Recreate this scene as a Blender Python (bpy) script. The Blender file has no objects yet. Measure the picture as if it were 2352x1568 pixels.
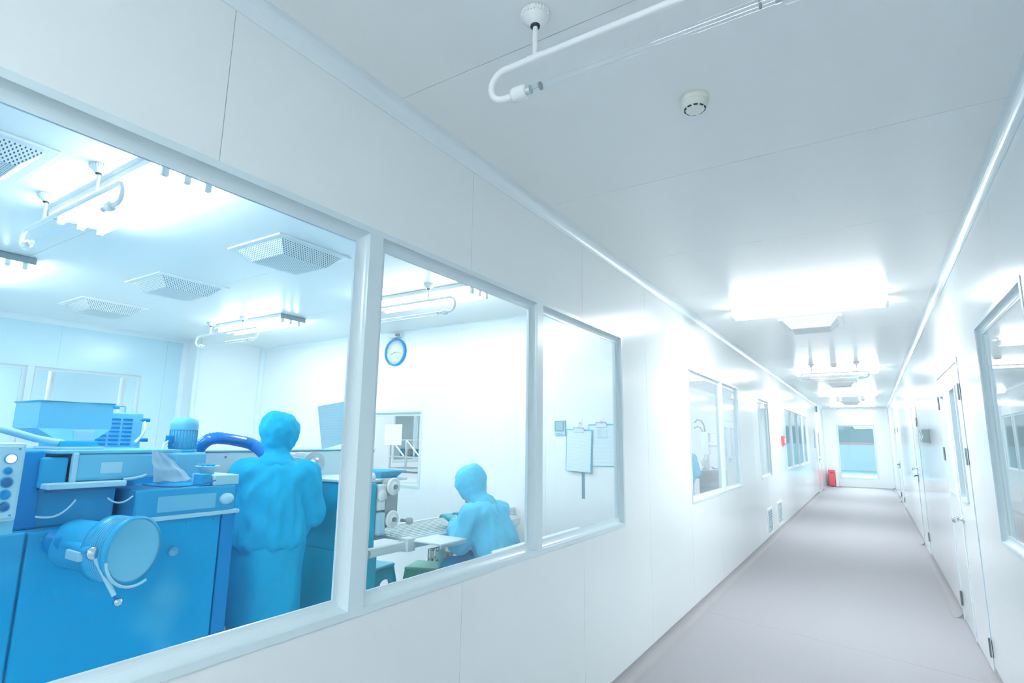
import bpy, bmesh, math, random
from mathutils import Vector, Matrix, noise
random.seed(4)
PI = math.pi
sc = bpy.context.scene
C = sc.collection

# ------------------------------------------------------------------ camera
F_PX = 1275.67
YAW, PITCH, ROLL, CAM_H = 0.5689, 0.1729, 0.0144, 1.4408
fw = Vector((-math.sin(YAW)*math.cos(PITCH), math.cos(YAW)*math.cos(PITCH), math.sin(PITCH)))
rt = fw.cross(Vector((0, 0, 1))).normalized()
up = rt.cross(fw)
rr = rt*math.cos(ROLL) + up*math.sin(ROLL)
uu = up*math.cos(ROLL) - rt*math.sin(ROLL)
cam_data = bpy.data.cameras.new('camera')
cam_data.sensor_width = 36.0
cam_data.lens = 36.0*F_PX/2352.0
cam_data.clip_start = 0.02
cam_data.clip_end = 200
cam = bpy.data.objects.new('camera', cam_data)
M = Matrix((rr, uu, -fw)).transposed().to_4x4()
M.translation = Vector((0, 0, CAM_H))
cam.matrix_world = M
C.objects.link(cam)
sc.camera = cam

# ------------------------------------------------------------------ world, light levels, exposure
world = bpy.data.worlds.new('world'); sc.world = world
world.use_nodes = True
world.node_tree.nodes['Background'].inputs[0].default_value = (0.8, 0.9, 1.0, 1)
world.node_tree.nodes['Background'].inputs[1].default_value = 0.3
LAMP_CORRIDOR = 48.0
LAMP_ROOM = 38.0
LAMP_SIDE = 24.0
LAMP_HALL = 230.0
vs = sc.view_settings
vs.view_transform = 'Standard'
vs.look = 'None'
vs.gamma = 1.0
vs.use_curve_mapping = False
vs.exposure = 0.3
sc.cycles.max_bounces = 8
sc.cycles.diffuse_bounces = 5
sc.cycles.glossy_bounces = 4
sc.cycles.transparent_max_bounces = 16
sc.cycles.transmission_bounces = 6
sc.cycles.caustics_reflective = False
sc.cycles.caustics_refractive = False
sc.cycles.sample_clamp_indirect = 8.0
sc.cycles.use_denoising = True
sc.cycles.use_adaptive_sampling = True
sc.cycles.use_light_tree = False
sc.cycles.adaptive_threshold = 0.1
sc.cycles.adaptive_min_samples = 16

# ------------------------------------------------------------------ dimensions
XL, XR = -1.44, 0.5724          # corridor faces
ZC, FZ = 2.70, -0.07            # ceiling, floor
YE, YB = 23.55, -7.0            # corridor end and back
T = 0.06                        # partition thickness
RBX, REY, RNY = -7.72, 4.86, -2.4   # production room back wall, end wall, near wall
R2Y, R3Y = 11.9, 23.49          # ends of the two further rooms
PW = 1.15                       # panel width

# ------------------------------------------------------------------ materials
def lin(c):
    out = []
    for v in c:
        v = v/255.0
        out.append(v/12.92 if v <= 0.04045 else ((v+0.055)/1.055)**2.4)
    return tuple(out)

def mat(name, rgb, rough=0.5, metal=0.0, spec=0.5, bump=0.0, bscale=40.0, emis=None, estr=0.0, trans=0.0, var=0.0, vscale=3.0, coat=0.0):
    m = bpy.data.materials.new(name); m.use_nodes = True
    nt = m.node_tree; b = nt.nodes['Principled BSDF']
    col = lin(rgb)
    b.inputs['Base Color'].default_value = (*col, 1)
    b.inputs['Roughness'].default_value = rough
    b.inputs['Metallic'].default_value = metal
    b.inputs['Specular IOR Level'].default_value = spec
    b.inputs['Coat Weight'].default_value = coat
    if trans:
        b.inputs['Transmission Weight'].default_value = trans
    if emis:
        b.inputs['Emission Color'].default_value = (*lin(emis), 1)
        b.inputs['Emission Strength'].default_value = estr
    if var or bump:
        tc = nt.nodes.new('ShaderNodeTexCoord')
    if var:
        nz = nt.nodes.new('ShaderNodeTexNoise'); nz.inputs['Scale'].default_value = vscale
        nz.inputs['Detail'].default_value = 4
        nt.links.new(tc.outputs['Object'], nz.inputs['Vector'])
        rp = nt.nodes.new('ShaderNodeValToRGB')
        rp.color_ramp.elements[0].position = 0.3; rp.color_ramp.elements[1].position = 0.75
        rp.color_ramp.elements[0].color = (*[c*(1-var) for c in col], 1)
        rp.color_ramp.elements[1].color = (*[min(1, c*(1+var)) for c in col], 1)
        nt.links.new(nz.outputs['Fac'], rp.inputs['Fac'])
        nt.links.new(rp.outputs['Color'], b.inputs['Base Color'])
    if bump:
        nz2 = nt.nodes.new('ShaderNodeTexNoise'); nz2.inputs['Scale'].default_value = bscale
        nz2.inputs['Detail'].default_value = 3
        nt.links.new(tc.outputs['Object'], nz2.inputs['Vector'])
        bp = nt.nodes.new('ShaderNodeBump'); bp.inputs['Strength'].default_value = bump
        bp.inputs['Distance'].default_value = 0.01
        nt.links.new(nz2.outputs['Fac'], bp.inputs['Height'])
        nt.links.new(bp.outputs['Normal'], b.inputs['Normal'])
    return m

def glass_mat(name, tint, ior=1.5):
    m = bpy.data.materials.new(name); m.use_nodes = True
    nt = m.node_tree; nt.nodes.clear()
    o = nt.nodes.new('ShaderNodeOutputMaterial')
    tr = nt.nodes.new('ShaderNodeBsdfTransparent'); tr.inputs[0].default_value = (*tint, 1)
    gl = nt.nodes.new('ShaderNodeBsdfGlossy'); gl.inputs['Roughness'].default_value = 0.0
    gl.inputs[0].default_value = (0.97, 0.99, 1, 1)
    # Schlick reflectance from the angle between view ray and pane, the same from either side
    ge = nt.nodes.new('ShaderNodeNewGeometry')
    dt = nt.nodes.new('ShaderNodeVectorMath'); dt.operation = 'DOT_PRODUCT'
    nt.links.new(ge.outputs['Normal'], dt.inputs[0]); nt.links.new(ge.outputs['Incoming'], dt.inputs[1])
    def mth(op, a, c=None):
        n = nt.nodes.new('ShaderNodeMath'); n.operation = op
        for i, v in enumerate((a, c)):
            if v is None: continue
            if isinstance(v, (int, float)): n.inputs[i].default_value = v
            else: nt.links.new(v, n.inputs[i])
        return n.outputs[0]
    r0 = ((ior-1)/(ior+1))**2
    k = mth('POWER', mth('SUBTRACT', 1.0, mth('ABSOLUTE', dt.outputs['Value'])), 5.0)
    fac = mth('ADD', mth('MULTIPLY', k, 1.0-r0), r0)
    mx = nt.nodes.new('ShaderNodeMixShader')
    nt.links.new(fac, mx.inputs[0]); nt.links.new(tr.outputs[0], mx.inputs[1]); nt.links.new(gl.outputs[0], mx.inputs[2])
    nt.links.new(mx.outputs[0], o.inputs[0])
    return m

def emit_mat(name, rgb, strength):
    m = bpy.data.materials.new(name); m.use_nodes = True
    nt = m.node_tree; nt.nodes.clear()
    o = nt.nodes.new('ShaderNodeOutputMaterial')
    e = nt.nodes.new('ShaderNodeEmission'); e.inputs[0].default_value = (*lin(rgb), 1); e.inputs[1].default_value = strength
    nt.links.new(e.outputs[0], o.inputs[0])
    return m

def speckle(name, rgb, rgb2, scale, lo, hi, rough, bump=0.0):
    m = mat(name, rgb, rough)
    nt = m.node_tree; b = nt.nodes['Principled BSDF']
    tc = nt.nodes.new('ShaderNodeTexCoord')
    nz = nt.nodes.new('ShaderNodeTexNoise'); nz.inputs['Scale'].default_value = scale; nz.inputs['Detail'].default_value = 2
    nt.links.new(tc.outputs['Object'], nz.inputs['Vector'])
    rp = nt.nodes.new('ShaderNodeValToRGB')
    rp.color_ramp.elements[0].position = lo; rp.color_ramp.elements[1].position = hi
    rp.color_ramp.elements[0].color = (*lin(rgb2), 1); rp.color_ramp.elements[1].color = (*lin(rgb), 1)
    nt.links.new(nz.outputs['Fac'], rp.inputs['Fac']); nt.links.new(rp.outputs['Color'], b.inputs['Base Color'])
    return m

def perforated(name, rgb, hole, pitch, size):
    """white sheet with a staggered grid of small round holes (object x and y)"""
    m = mat(name, rgb, 0.4)
    nt = m.node_tree; b = nt.nodes['Principled BSDF']
    tc = nt.nodes.new('ShaderNodeTexCoord'); sp = nt.nodes.new('ShaderNodeSeparateXYZ')
    nt.links.new(tc.outputs['Object'], sp.inputs[0])
    def mth(op, a, c=None, d=None):
        n = nt.nodes.new('ShaderNodeMath'); n.operation = op
        for i, v in enumerate((a, c, d)):
            if v is None: continue
            if isinstance(v, (int, float)): n.inputs[i].default_value = v
            else: nt.links.new(v, n.inputs[i])
        return n.outputs[0]
    a = mth('DIVIDE', mth('ADD', sp.outputs[0], sp.outputs[1]), pitch)
    c = mth('DIVIDE', mth('SUBTRACT', sp.outputs[0], sp.outputs[1]), pitch)
    fa = mth('SUBTRACT', mth('FRACT', mth('ADD', a, 100.0)), 0.5)
    fc = mth('SUBTRACT', mth('FRACT', mth('ADD', c, 100.0)), 0.5)
    d = mth('SQRT', mth('ADD', mth('MULTIPLY', fa, fa), mth('MULTIPLY', fc, fc)))
    f = mth('LESS_THAN', d, size)
    mx = nt.nodes.new('ShaderNodeMixRGB')
    mx.inputs[1].default_value = (*lin(rgb), 1); mx.inputs[2].default_value = (*lin(hole), 1)
    nt.links.new(f, mx.inputs[0]); nt.links.new(mx.outputs[0], b.inputs['Base Color'])
    return m

def printed(name, rgb, ink, scale, axis='Z', amount=0.35):
    """paper with faint ruled lines of print"""
    m = mat(name, rgb, 0.7)
    nt = m.node_tree; b = nt.nodes['Principled BSDF']
    tc = nt.nodes.new('ShaderNodeTexCoord')
    wv = nt.nodes.new('ShaderNodeTexWave'); wv.wave_type = 'BANDS'; wv.bands_direction = axis
    wv.inputs['Scale'].default_value = scale; wv.inputs['Distortion'].default_value = 0.4
    wv.inputs['Detail'].default_value = 2; wv.inputs['Detail Scale'].default_value = 30
    nt.links.new(tc.outputs['Object'], wv.inputs['Vector'])
    rp = nt.nodes.new('ShaderNodeValToRGB')
    rp.color_ramp.elements[0].position = 0.1; rp.color_ramp.elements[1].position = amount
    rp.color_ramp.elements[0].color = (*lin(ink), 1); rp.color_ramp.elements[1].color = (*lin(rgb), 1)
    nt.links.new(wv.outputs['Fac'], rp.inputs['Fac']); nt.links.new(rp.outputs['Color'], b.inputs['Base Color'])
    return m

def stained(name, rgb, rgb2, scale, lo, hi, rough):
    return speckle(name, rgb2, rgb, scale, lo, hi, rough)

MT = {}
MT['panel'] = mat('white_painted_panel', (234, 240, 242), 0.13, spec=0.5)
MT['panel_room'] = mat('white_room_panel', (244, 249, 251), 0.25)
MT['panel_blue'] = mat('pale_blue_room_panel', (205, 232, 243), 0.22)
MT['core'] = mat('panel_joint_sealant', (236, 241, 244), 0.5)
MT['ceil'] = mat('white_ceiling_panel', (249, 252, 252), 0.27, spec=0.6)
MT['alu'] = mat('white_aluminium_profile', (228, 239, 244), 0.3, spec=0.7)
MT['alu2'] = mat('window_frame_aluminium', (212, 228, 235), 0.22, spec=0.6)
MT['floor'] = speckle('grey_vinyl_floor', (160, 159, 164), (149, 148, 153), 260.0, 0.35, 0.65, 0.7)
MT['floor'].node_tree.nodes['Principled BSDF'].inputs['Specular IOR Level'].default_value = 0.15
MT['coving'] = mat('grey_vinyl_coving', (152, 150, 154), 0.7, spec=0.2)
MT['weld'] = mat('vinyl_weld_line', (150, 149, 152), 0.5)
MT['room_floor'] = speckle('speckled_room_floor', (238, 241, 242), (196, 202, 206), 160.0, 0.42, 0.55, 0.3)
MT['hall_floor'] = mat('blue_epoxy_floor', (176, 212, 226), 0.25, var=0.08, vscale=0.6)
MT['hall_wall'] = mat('grey_green_hall_wall', (160, 172, 174), 0.6)
MT['hall_stripe'] = mat('pink_hall_stripe', (224, 176, 178), 0.6)
MT['hall_dado'] = mat('pale_blue_hall_dado', (210, 229, 235), 0.5)
MT['glass'] = glass_mat('clear_pane', (0.965, 0.988, 0.99), 1.4)
MT['glass_blue'] = glass_mat('blue_cast_pane', (0.925, 0.982, 1.0), 1.28)  # even tint stands in for a blue cast over this pane's view
MT['glass_aqua'] = glass_mat('aqua_tinted_pane', (0.86, 0.95, 0.97))
MT['tube_glass'] = glass_mat('quartz_tube', (0.95, 0.965, 0.97), 2.0)
MT['lamp'] = emit_mat('lit_diffuser', (248, 254, 255), LAMP_CORRIDOR)
MT['tube'] = emit_mat('lit_fluorescent_tube', (249, 254, 255), LAMP_ROOM)
MT['lamp_hall'] = emit_mat('added_hall_diffuser', (248, 253, 255), LAMP_HALL)
MT['lamp_side'] = emit_mat('added_side_diffuser', (248, 252, 255), LAMP_SIDE)
MT['white'] = mat('white_enamel', (246, 249, 250), 0.3)
MT['white_plastic'] = mat('white_plastic', (240, 244, 244), 0.35)
MT['cream'] = mat('cream_plastic', (238, 241, 230), 0.4)
MT['dark'] = mat('dark_slot', (40, 52, 58), 0.6)
MT['grey'] = mat('grey_plastic', (150, 162, 168), 0.5)
MT['grille_grey'] = mat('grey_grille_paint', (150, 172, 180), 0.5)
MT['steel'] = mat('brushed_steel', (205, 216, 220), 0.3, metal=0.85)
MT['chrome'] = mat('chrome', (215, 222, 226), 0.1, metal=1.0)
MT['iron'] = mat('dull_hinge_steel', (132, 142, 146), 0.4, metal=0.7)
MT['white_steel'] = mat('pale_steel', (222, 232, 234), 0.35, metal=0.25)
MT['perf'] = perforated('perforated_diffuser_sheet', (238, 244, 246), (88, 104, 110), 0.0185, 0.27)
MT['m_blue'] = stained('blue_machine_enamel', (0, 160, 214), (88, 190, 226), 2.3, 0.55, 0.8, 0.35)
MT['m_blue'].node_tree.nodes['Principled BSDF'].inputs['Specular IOR Level'].default_value = 0.12
MT['m_blue2'] = mat('deep_blue_machine_enamel', (0, 134, 200), 0.35, spec=0.2)
MT['m_teal'] = mat('teal_machine_enamel', (0, 166, 196), 0.35, spec=0.2, var=0.08)
MT['m_light'] = mat('light_blue_steel', (112, 194, 226), 0.35, spec=0.3, var=0.06)
MT['m_mid'] = mat('mid_blue_steel', (40, 164, 214), 0.35, spec=0.25, var=0.08)
MT['m_pale'] = mat('pale_blue_steel', (172, 217, 234), 0.35)
MT['tunnel'] = mat('pale_tunnel_steel', (196, 220, 228), 0.35)
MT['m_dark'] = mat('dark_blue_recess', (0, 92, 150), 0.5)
MT['hose'] = mat('glossy_blue_hose', (0, 122, 206), 0.18, coat=0.4)
MT['gown'] = mat('sky_blue_cleanroom_cloth', (20, 172, 216), 0.8, spec=0.2, bump=0.25, bscale=26)
MT['gown_pale'] = mat('pale_blue_cleanroom_cloth', (96, 198, 232), 0.8, spec=0.2, bump=0.25, bscale=26)
MT['gown_deep'] = mat('deep_blue_cloth', (0, 160, 210), 0.7)
MT['skin'] = mat('skin', (222, 184, 164), 0.5)
MT['glove'] = mat('teal_rubber_glove', (30, 150, 170), 0.4)
MT['eye'] = mat('dark_eye', (30, 30, 34), 0.2)
MT['shoe'] = mat('white_boot', (225, 235, 240), 0.5)
MT['mask'] = mat('blue_face_mask', (120, 200, 232), 0.7)
MT['paper'] = printed('printed_paper', (226, 241, 246), (200, 224, 234), 28.0, 'Z')
def translucent(m, amount):
    nt = m.node_tree; b = nt.nodes['Principled BSDF']; o = nt.nodes['Material Output']
    tl = nt.nodes.new('ShaderNodeBsdfTranslucent'); tl.inputs[0].default_value = b.inputs['Base Color'].default_value
    if b.inputs['Base Color'].is_linked: nt.links.new(b.inputs['Base Color'].links[0].from_socket, tl.inputs[0])
    mx = nt.nodes.new('ShaderNodeMixShader'); mx.inputs[0].default_value = amount
    nt.links.new(b.outputs[0], mx.inputs[1]); nt.links.new(tl.outputs[0], mx.inputs[2]); nt.links.new(mx.outputs[0], o.inputs[0])
MT['paper_plain'] = mat('plain_paper', (240, 246, 248), 0.7)
MT['paper_blue'] = printed('pale_printed_notice', (226, 241, 246), (206, 230, 238), 60.0, 'Z')
translucent(MT['paper_blue'], 0.8)
MT['clip_blue'] = mat('blue_clipboard', (70, 186, 214), 0.4)
MT['clock_blue'] = mat('blue_clock_rim', (20, 152, 214), 0.3)
MT['stool_green'] = mat('green_plastic', (92, 196, 172), 0.35)
MT['stool_blue'] = mat('teal_blue_plastic', (0, 164, 196), 0.35)
MT['red'] = mat('red_enamel', (214, 84, 100), 0.4)
MT['red_lamp'] = emit_mat('glowing_red_lamp', (255, 150, 150), 3.0)
MT['plastic_sheet'] = mat('white_plastic_sheet', (190, 222, 238), 0.4)
translucent(MT['plastic_sheet'], 0.4)
MT['rubber'] = mat('grey_belt_rubber', (150, 160, 166), 0.6)
MT['lcd'] = mat('lcd_screen', (150, 178, 182), 0.3)
MT['slate'] = mat('slate_blue_trim', (92, 140, 158), 0.4)
MT['cloth_blue'] = mat('light_blue_cloth', (110, 190, 226), 0.8)
MT['trouser_grey'] = mat('grey_blue_cloth', (130, 172, 196), 0.8)
MT['tray_blue'] = mat('blue_plastic_tray', (60, 180, 222), 0.4)

# ------------------------------------------------------------------ mesh helpers
class MB:
    def __init__(s): s.v = []; s.f = []; s.sm = []
    def add(s, vs_, fs, smooth=False):
        n = len(s.v); s.v += [Vector(v) for v in vs_]
        for f in fs: s.f.append([i+n for i in f]); s.sm.append(smooth)
        return s
    def box(s, x0, x1, y0, y1, z0, z1):
        if x0 > x1: x0, x1 = x1, x0
        if y0 > y1: y0, y1 = y1, y0
        if z0 > z1: z0, z1 = z1, z0
        return s.add([(x0,y0,z0),(x1,y0,z0),(x1,y1,z0),(x0,y1,z0),(x0,y0,z1),(x1,y0,z1),(x1,y1,z1),(x0,y1,z1)],
                     [(0,3,2,1),(4,5,6,7),(0,1,5,4),(1,2,6,5),(2,3,7,6),(3,0,4,7)])
    def bbox(s, x0, x1, y0, y1, z0, z1, b=0.006):
        """box with bevelled edges"""
        bm = bmesh.new()
        bmesh.ops.create_cube(bm, size=1.0)
        for v in bm.verts:
            v.co = Vector(((x0+x1)/2 + v.co.x*abs(x1-x0), (y0+y1)/2 + v.co.y*abs(y1-y0), (z0+z1)/2 + v.co.z*abs(z1-z0)))
        b = min(b, 0.45*min(abs(x1-x0), abs(y1-y0), abs(z1-z0)))
        bmesh.ops.bevel(bm, geom=bm.edges[:], offset=b, segments=2, affect='EDGES', profile=0.5)
        bm.verts.index_update()
        s.add([v.co.copy() for v in bm.verts], [[v.index for v in f.verts] for f in bm.faces])
        bm.free(); return s
    def tube(s, pts, r, n=12, caps=True, closed=False):
        pts = [Vector(p) for p in pts]; k = len(pts)
        rs = r if isinstance(r, (list, tuple)) else [r]*k
        rings = []; prev = None
        for i, p in enumerate(pts):
            if closed: t = pts[(i+1) % k] - pts[i-1]
            elif i == 0: t = pts[1]-pts[0]
            elif i == k-1: t = pts[-1]-pts[-2]
            else: t = (pts[i+1]-pts[i]).normalized() + (pts[i]-pts[i-1]).normalized()
            t.normalize()
            if prev is None:
                a = Vector((0,0,1)) if abs(t.z) < 0.9 else Vector((1,0,0))
                u = t.cross(a).normalized()
            else:
                u = (prev - t*prev.dot(t)).normalized()
            w = t.cross(u); prev = u
            rings.append([p + (u*math.cos(2*PI*j/n) + w*math.sin(2*PI*j/n))*rs[i] for j in range(n)])
        vs_ = [q for g in rings for q in g]; fs = []
        for i in range(k if closed else k-1):
            i2 = (i+1) % k
            for j in range(n):
                j2 = (j+1) % n
                fs.append((i*n+j, i*n+j2, i2*n+j2, i2*n+j))
        s.add(vs_, fs, True)
        if caps and not closed:
            s.add(rings[0], [list(range(n))[::-1]]); s.add(rings[-1], [list(range(n))])
        return s
    def cyl(s, p0, p1, r, n=20, r1=None):
        return s.tube([p0, p1], [r, r if r1 is None else r1], n)
    def lathe(s, prof, origin, axis, n=24, smooth=True):
        """prof: (radius, distance along axis)"""
        o = Vector(origin); t = Vector(axis).normalized()
        a = Vector((0,0,1)) if abs(t.z) < 0.9 else Vector((1,0,0))
        u = t.cross(a).normalized(); w = t.cross(u)
        vs_ = []; fs = []
        for r, h in prof:
            for j in range(n):
                ang = 2*PI*j/n
                vs_.append(o + t*h + (u*math.cos(ang)+w*math.sin(ang))*max(r, 1e-5))
        for i in range(len(prof)-1):
            for j in range(n):
                j2 = (j+1) % n
                fs.append((i*n+j, i*n+j2, (i+1)*n+j2, (i+1)*n+j))
        s.add(vs_, fs, smooth)
        return s
    def ellipsoid(s, c, r, nu=16, nv=12):
        c = Vector(c); vs_ = []; fs = []
        for i in range(nv+1):
            th = PI*i/nv
            for j in range(nu):
                ph = 2*PI*j/nu
                vs_.append(c + Vector((r[0]*math.sin(th)*math.cos(ph), r[1]*math.sin(th)*math.sin(ph), r[2]*math.cos(th))))
        for i in range(nv):
            for j in range(nu):
                j2 = (j+1) % nu
                fs.append((i*nu+j, (i+1)*nu+j, (i+1)*nu+j2, i*nu+j2))
        return s.add(vs_, fs, True)
    def extrude(s, poly, fn, d0, d1):
        """poly of (a,b); fn(a,b,d) gives the point; closed prism"""
        n = len(poly)
        vs_ = [fn(a, b, d0) for a, b in poly] + [fn(a, b, d1) for a, b in poly]
        fs = [list(range(n))[::-1], [n+i for i in range(n)]]
        for i in range(n):
            j = (i+1) % n
            fs.append((i, j, n+j, n+i))
        return s.add(vs_, fs)
    def build(s, name, material, parent=None, local=False, fix=True):
        me = bpy.data.meshes.new(name)
        off = Vector((0,0,0))
        if parent is not None and not local:
            off = world_loc(parent)
        me.from_pydata([tuple(v-off) for v in s.v], [], s.f)
        for p, sm in zip(me.polygons, s.sm): p.use_smooth = sm
        if fix:
            bm = bmesh.new(); bm.from_mesh(me)
            bmesh.ops.recalc_face_normals(bm, faces=bm.faces[:])
            bm.to_mesh(me); bm.free()
        me.materials.append(MT[material] if isinstance(material, str) else material)
        o = bpy.data.objects.new(name, me); C.objects.link(o)
        if parent is not None: o.parent = parent
        return o

def world_loc(o):
    v = Vector(o.location)
    while o.parent is not None:
        o = o.parent; v = v + Vector(o.location)
    return v

def thing(name, label, cat, loc=(0,0,0), rz=0.0, group=None):
    o = bpy.data.objects.new(name, None); C.objects.link(o)
    o.location = loc; o.rotation_euler = (0, 0, rz)
    o['label'] = label; o['category'] = cat
    if group: o['group'] = group
    return o

def tag(o, label, cat, group=None):
    o['label'] = label; o['category'] = cat
    if group: o['group'] = group
    return o

def struct(name, label=None, loc=(0,0,0)):
    o = bpy.data.objects.new(name, None); C.objects.link(o); o.location = loc
    o['kind'] = 'structure'
    if label: o['label'] = label
    return o

def smesh(o, label, cat):
    o['kind'] = 'structure'; o['label'] = label; o['category'] = cat
    return o

def copy_tree(o, parent=None):
    c = o.copy(); C.objects.link(c); c.parent = parent
    for ch in list(o.children): copy_tree(ch, c)
    return c

def arc(c, r, a0, a1, n, plane='xz'):
    out = []
    for i in range(n+1):
        a = a0+(a1-a0)*i/n
        p, q = r*math.cos(a), r*math.sin(a)
        if plane == 'xz': out.append((c[0]+p, c[1], c[2]+q))
        elif plane == 'yz': out.append((c[0], c[1]+p, c[2]+q))
        else: out.append((c[0]+p, c[1]+q, c[2]))
    return out

# wall frames: s along the wall, d outwards from the face, z up
def fn_left(s, d, z): return Vector((XL+d, s, z))
def fn_right(s, d, z): return Vector((XR-d, s, z))
def fn_end(s, d, z): return Vector((s, YE-d, z))
def fn_rend(s, d, z): return Vector((s, REY-d, z))
def fn_rback(s, d, z): return Vector((RBX+d, s, z))

def fbox(mb, fn, s0, s1, d0, d1, z0, z1):
    a, b = fn(s0, d0, z0), fn(s1, d1, z1)
    return mb.box(a.x, b.x, a.y, b.y, a.z, b.z)

# ------------------------------------------------------------------ walls made of panels
def panel_wall(name, label, fn, s0, s1, z0, z1, openings, seam0, pw=PW, thick=T, pmat='panel', panels=True, gap=0.0022):
    w = struct(name, label, tuple(fn(s0, 0, z0)))
    w['category'] = 'wall'
    skin = 0.004 if panels else 0.0
    # the core: runs behind every joint, cut out at the openings
    def rects(a, b):
        cuts = sorted({a, b, *[o[0] for o in openings if a < o[0] < b], *[o[1] for o in openings if a < o[1] < b]})
        out = []
        for p, q in zip(cuts[:-1], cuts[1:]):
            mid = (p+q)/2
            zs = [z0]
            for o in sorted([o for o in openings if o[0] < mid < o[1]], key=lambda o: o[2]):
                if o[2] > zs[-1]: out.append((p, q, zs[-1], o[2]))
                zs.append(o[3])
            if zs[-1] < z1: out.append((p, q, zs[-1], z1))
        return out
    mb = MB()
    for p, q, za, zb in rects(s0, s1): fbox(mb, fn, p, q, -thick, -skin, za, zb)
    mb.build('core', 'core' if panels else pmat, w)
    if panels:
        k = math.floor((s0-seam0)/pw)
        while seam0+k*pw < s1:
            a, b = max(s0, seam0+k*pw), min(s1, seam0+(k+1)*pw)
            k += 1
            if b-a < 0.02: continue
            mb = MB()
            for p, q, za, zb in rects(a+gap/2, b-gap/2): fbox(mb, fn, p, q, -skin, 0.0, za, zb)
            if mb.v: mb.build('wall_panel', pmat, w)
    return w

# window: flat flange, concave profile to the glass on both faces, one ring for each pane
FL, CV, MW = 0.022, 0.032, 0.062
def window(name, label, fn, s0, s1, z0, z1, mull, pmat='glass', thick=T, panes=None, fmat='alu2'):
    """s0..s1, z0..z1: outer edge of the flange"""
    w = struct(name, label, tuple(fn((s0+s1)/2, 0, z0))); w['category'] = 'window'
    edges = [s0+FL] + [e for m_ in mull for e in (m_-MW/2, m_+MW/2)] + [s1-FL]
    cells = [(edges[2*i], edges[2*i+1]) for i in range(len(edges)//2)]
    pr = 0.004
    mb = MB()
    fbox(mb, fn, s0, s1, -thick-pr, pr, z0, z0+FL); fbox(mb, fn, s0, s1, -thick-pr, pr, z1-FL, z1)
    fbox(mb, fn, s0, s0+FL, -thick-pr, pr, z0+FL, z1-FL); fbox(mb, fn, s1-FL, s1, -thick-pr, pr, z0+FL, z1-FL)
    # swept concave rings
    gd = -thick/2
    def ring(mb, a, b, za, zb, side):
        prof = []
        n = 7
        for i in range(n+1):
            t = (PI/2)*i/n
            inn = CV - CV*math.cos(t)
            dep = pr - (pr-gd-0.004)*math.sin(t)
            # concave: hugs the outer corner
            inn, dep = CV*(1-math.cos(t)), pr-(pr-gd-0.004)*math.sin(t)
            prof.append((inn, dep if side > 0 else -thick-dep))
        prof.append((CV+0.006, (gd+0.004) if side > 0 else (-thick-gd-0.004)))
        prof.append((CV+0.006, gd))
        vs_ = []; fs = []; m_ = len(prof)
        for inn, dep in prof:
            for (ss, zz) in ((a+inn, za+inn), (b-inn, za+inn), (b-inn, zb-inn), (a+inn, zb-inn)):
                vs_.append(fn(ss, dep, zz))
        for i in range(m_-1):
            for j in range(4):
                j2 = (j+1) % 4
                fs.append((i*4+j, i*4+j2, (i+1)*4+j2, (i+1)*4+j))
        mb.add(vs_, fs, False)
    for a, b in cells:
        ring(mb, a, b, z0+FL, z1-FL, 1); ring(mb, a, b, z0+FL, z1-FL, -1)
    mb.build('window_frame', fmat, w)
    for m_ in mull:
        q = MB(); fbox(q, fn, m_-MW/2, m_+MW/2, -thick-pr, pr, z0+FL, z1-FL); q.build('mullion', fmat, w)
    for i, (a, b) in enumerate(cells):
        q = MB(); fbox(q, fn, a+CV+0.001, b-CV-0.001, gd-0.003, gd+0.003, z0+FL+CV+0.001, z1-FL-CV-0.001)
        q.build('pane', panes[i] if panes else pmat, w)
    return w

def opening(s0, s1, z0, z1): return (s0+0.012, s1-0.012, z0+0.012, z1-0.012)

W1 = (-0.62, 3.70, 0.872, 2.174)
W2 = (5.40, 7.83, 0.868, 2.150)
W3 = (9.35, 10.42, 0.880, 2.140)
W4 = (12.54, 17.38, 0.895, 2.145)
WR = (2.98, 4.21, 0.895, 2.135)
WE = (-1.03, 0.15, 0.205, 2.105)
WRE = (-5.15, -4.31, 0.872, 1.745)
WRB = (0.6, 3.40, 0.85, 2.175)
DR1 = (5.08, 6.58, FZ, 2.07)
DR2 = (9.72, 10.82, FZ, 2.02)
DR3 = (16.45, 18.25, FZ, 2.06)
DL1 = (19.85, 21.30, FZ, 2.06)

panel_wall('wall_left', 'long corridor wall of white panels with windows onto the rooms', fn_left, YB, YE, FZ, ZC,
           [opening(*w) for w in (W1, W2, W3, W4)] + [DL1], 0.755)
panel_wall('wall_right', 'corridor wall of white panels with double doors', fn_right, YB, YE, FZ, ZC,
           [opening(*WR), DR1, DR2, DR3], 1.09)
panel_wall('wall_end', 'white wall closing the far end of the corridor', fn_end, XL, XR, FZ, ZC, [opening(*WE)], XL-0.3, pw=3.0)
panel_wall('wall_back', 'white wall at the other end of the corridor', lambda s, d, z: Vector((s, YB+d, z)), XL, XR, FZ, ZC, [], XL, pw=1.1)
panel_wall('wall_room_end', 'white end wall of the production room with the clock', fn_rend, RBX, XL-T, FZ, ZC, [opening(*WRE)], -7.3, pmat='panel_room')
panel_wall('wall_room_back', 'pale blue far wall of the production room', fn_rback, RNY, REY, FZ, ZC, [opening(*WRB)], 0.2, pmat='panel_blue')
panel_wall('wall_room_near', 'near end wall of the production room', lambda s, d, z: Vector((s, RNY+d, z)), RBX, XL-T, FZ, ZC, [], -7.3, panels=False, pmat='panel_room')
panel_wall('wall_room_divider', 'white wall dividing the two further rooms', lambda s, d, z: Vector((s, R2Y-d, z)), RBX, XL-T, FZ, ZC, [], 0, panels=False, pmat='panel_room')
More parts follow.
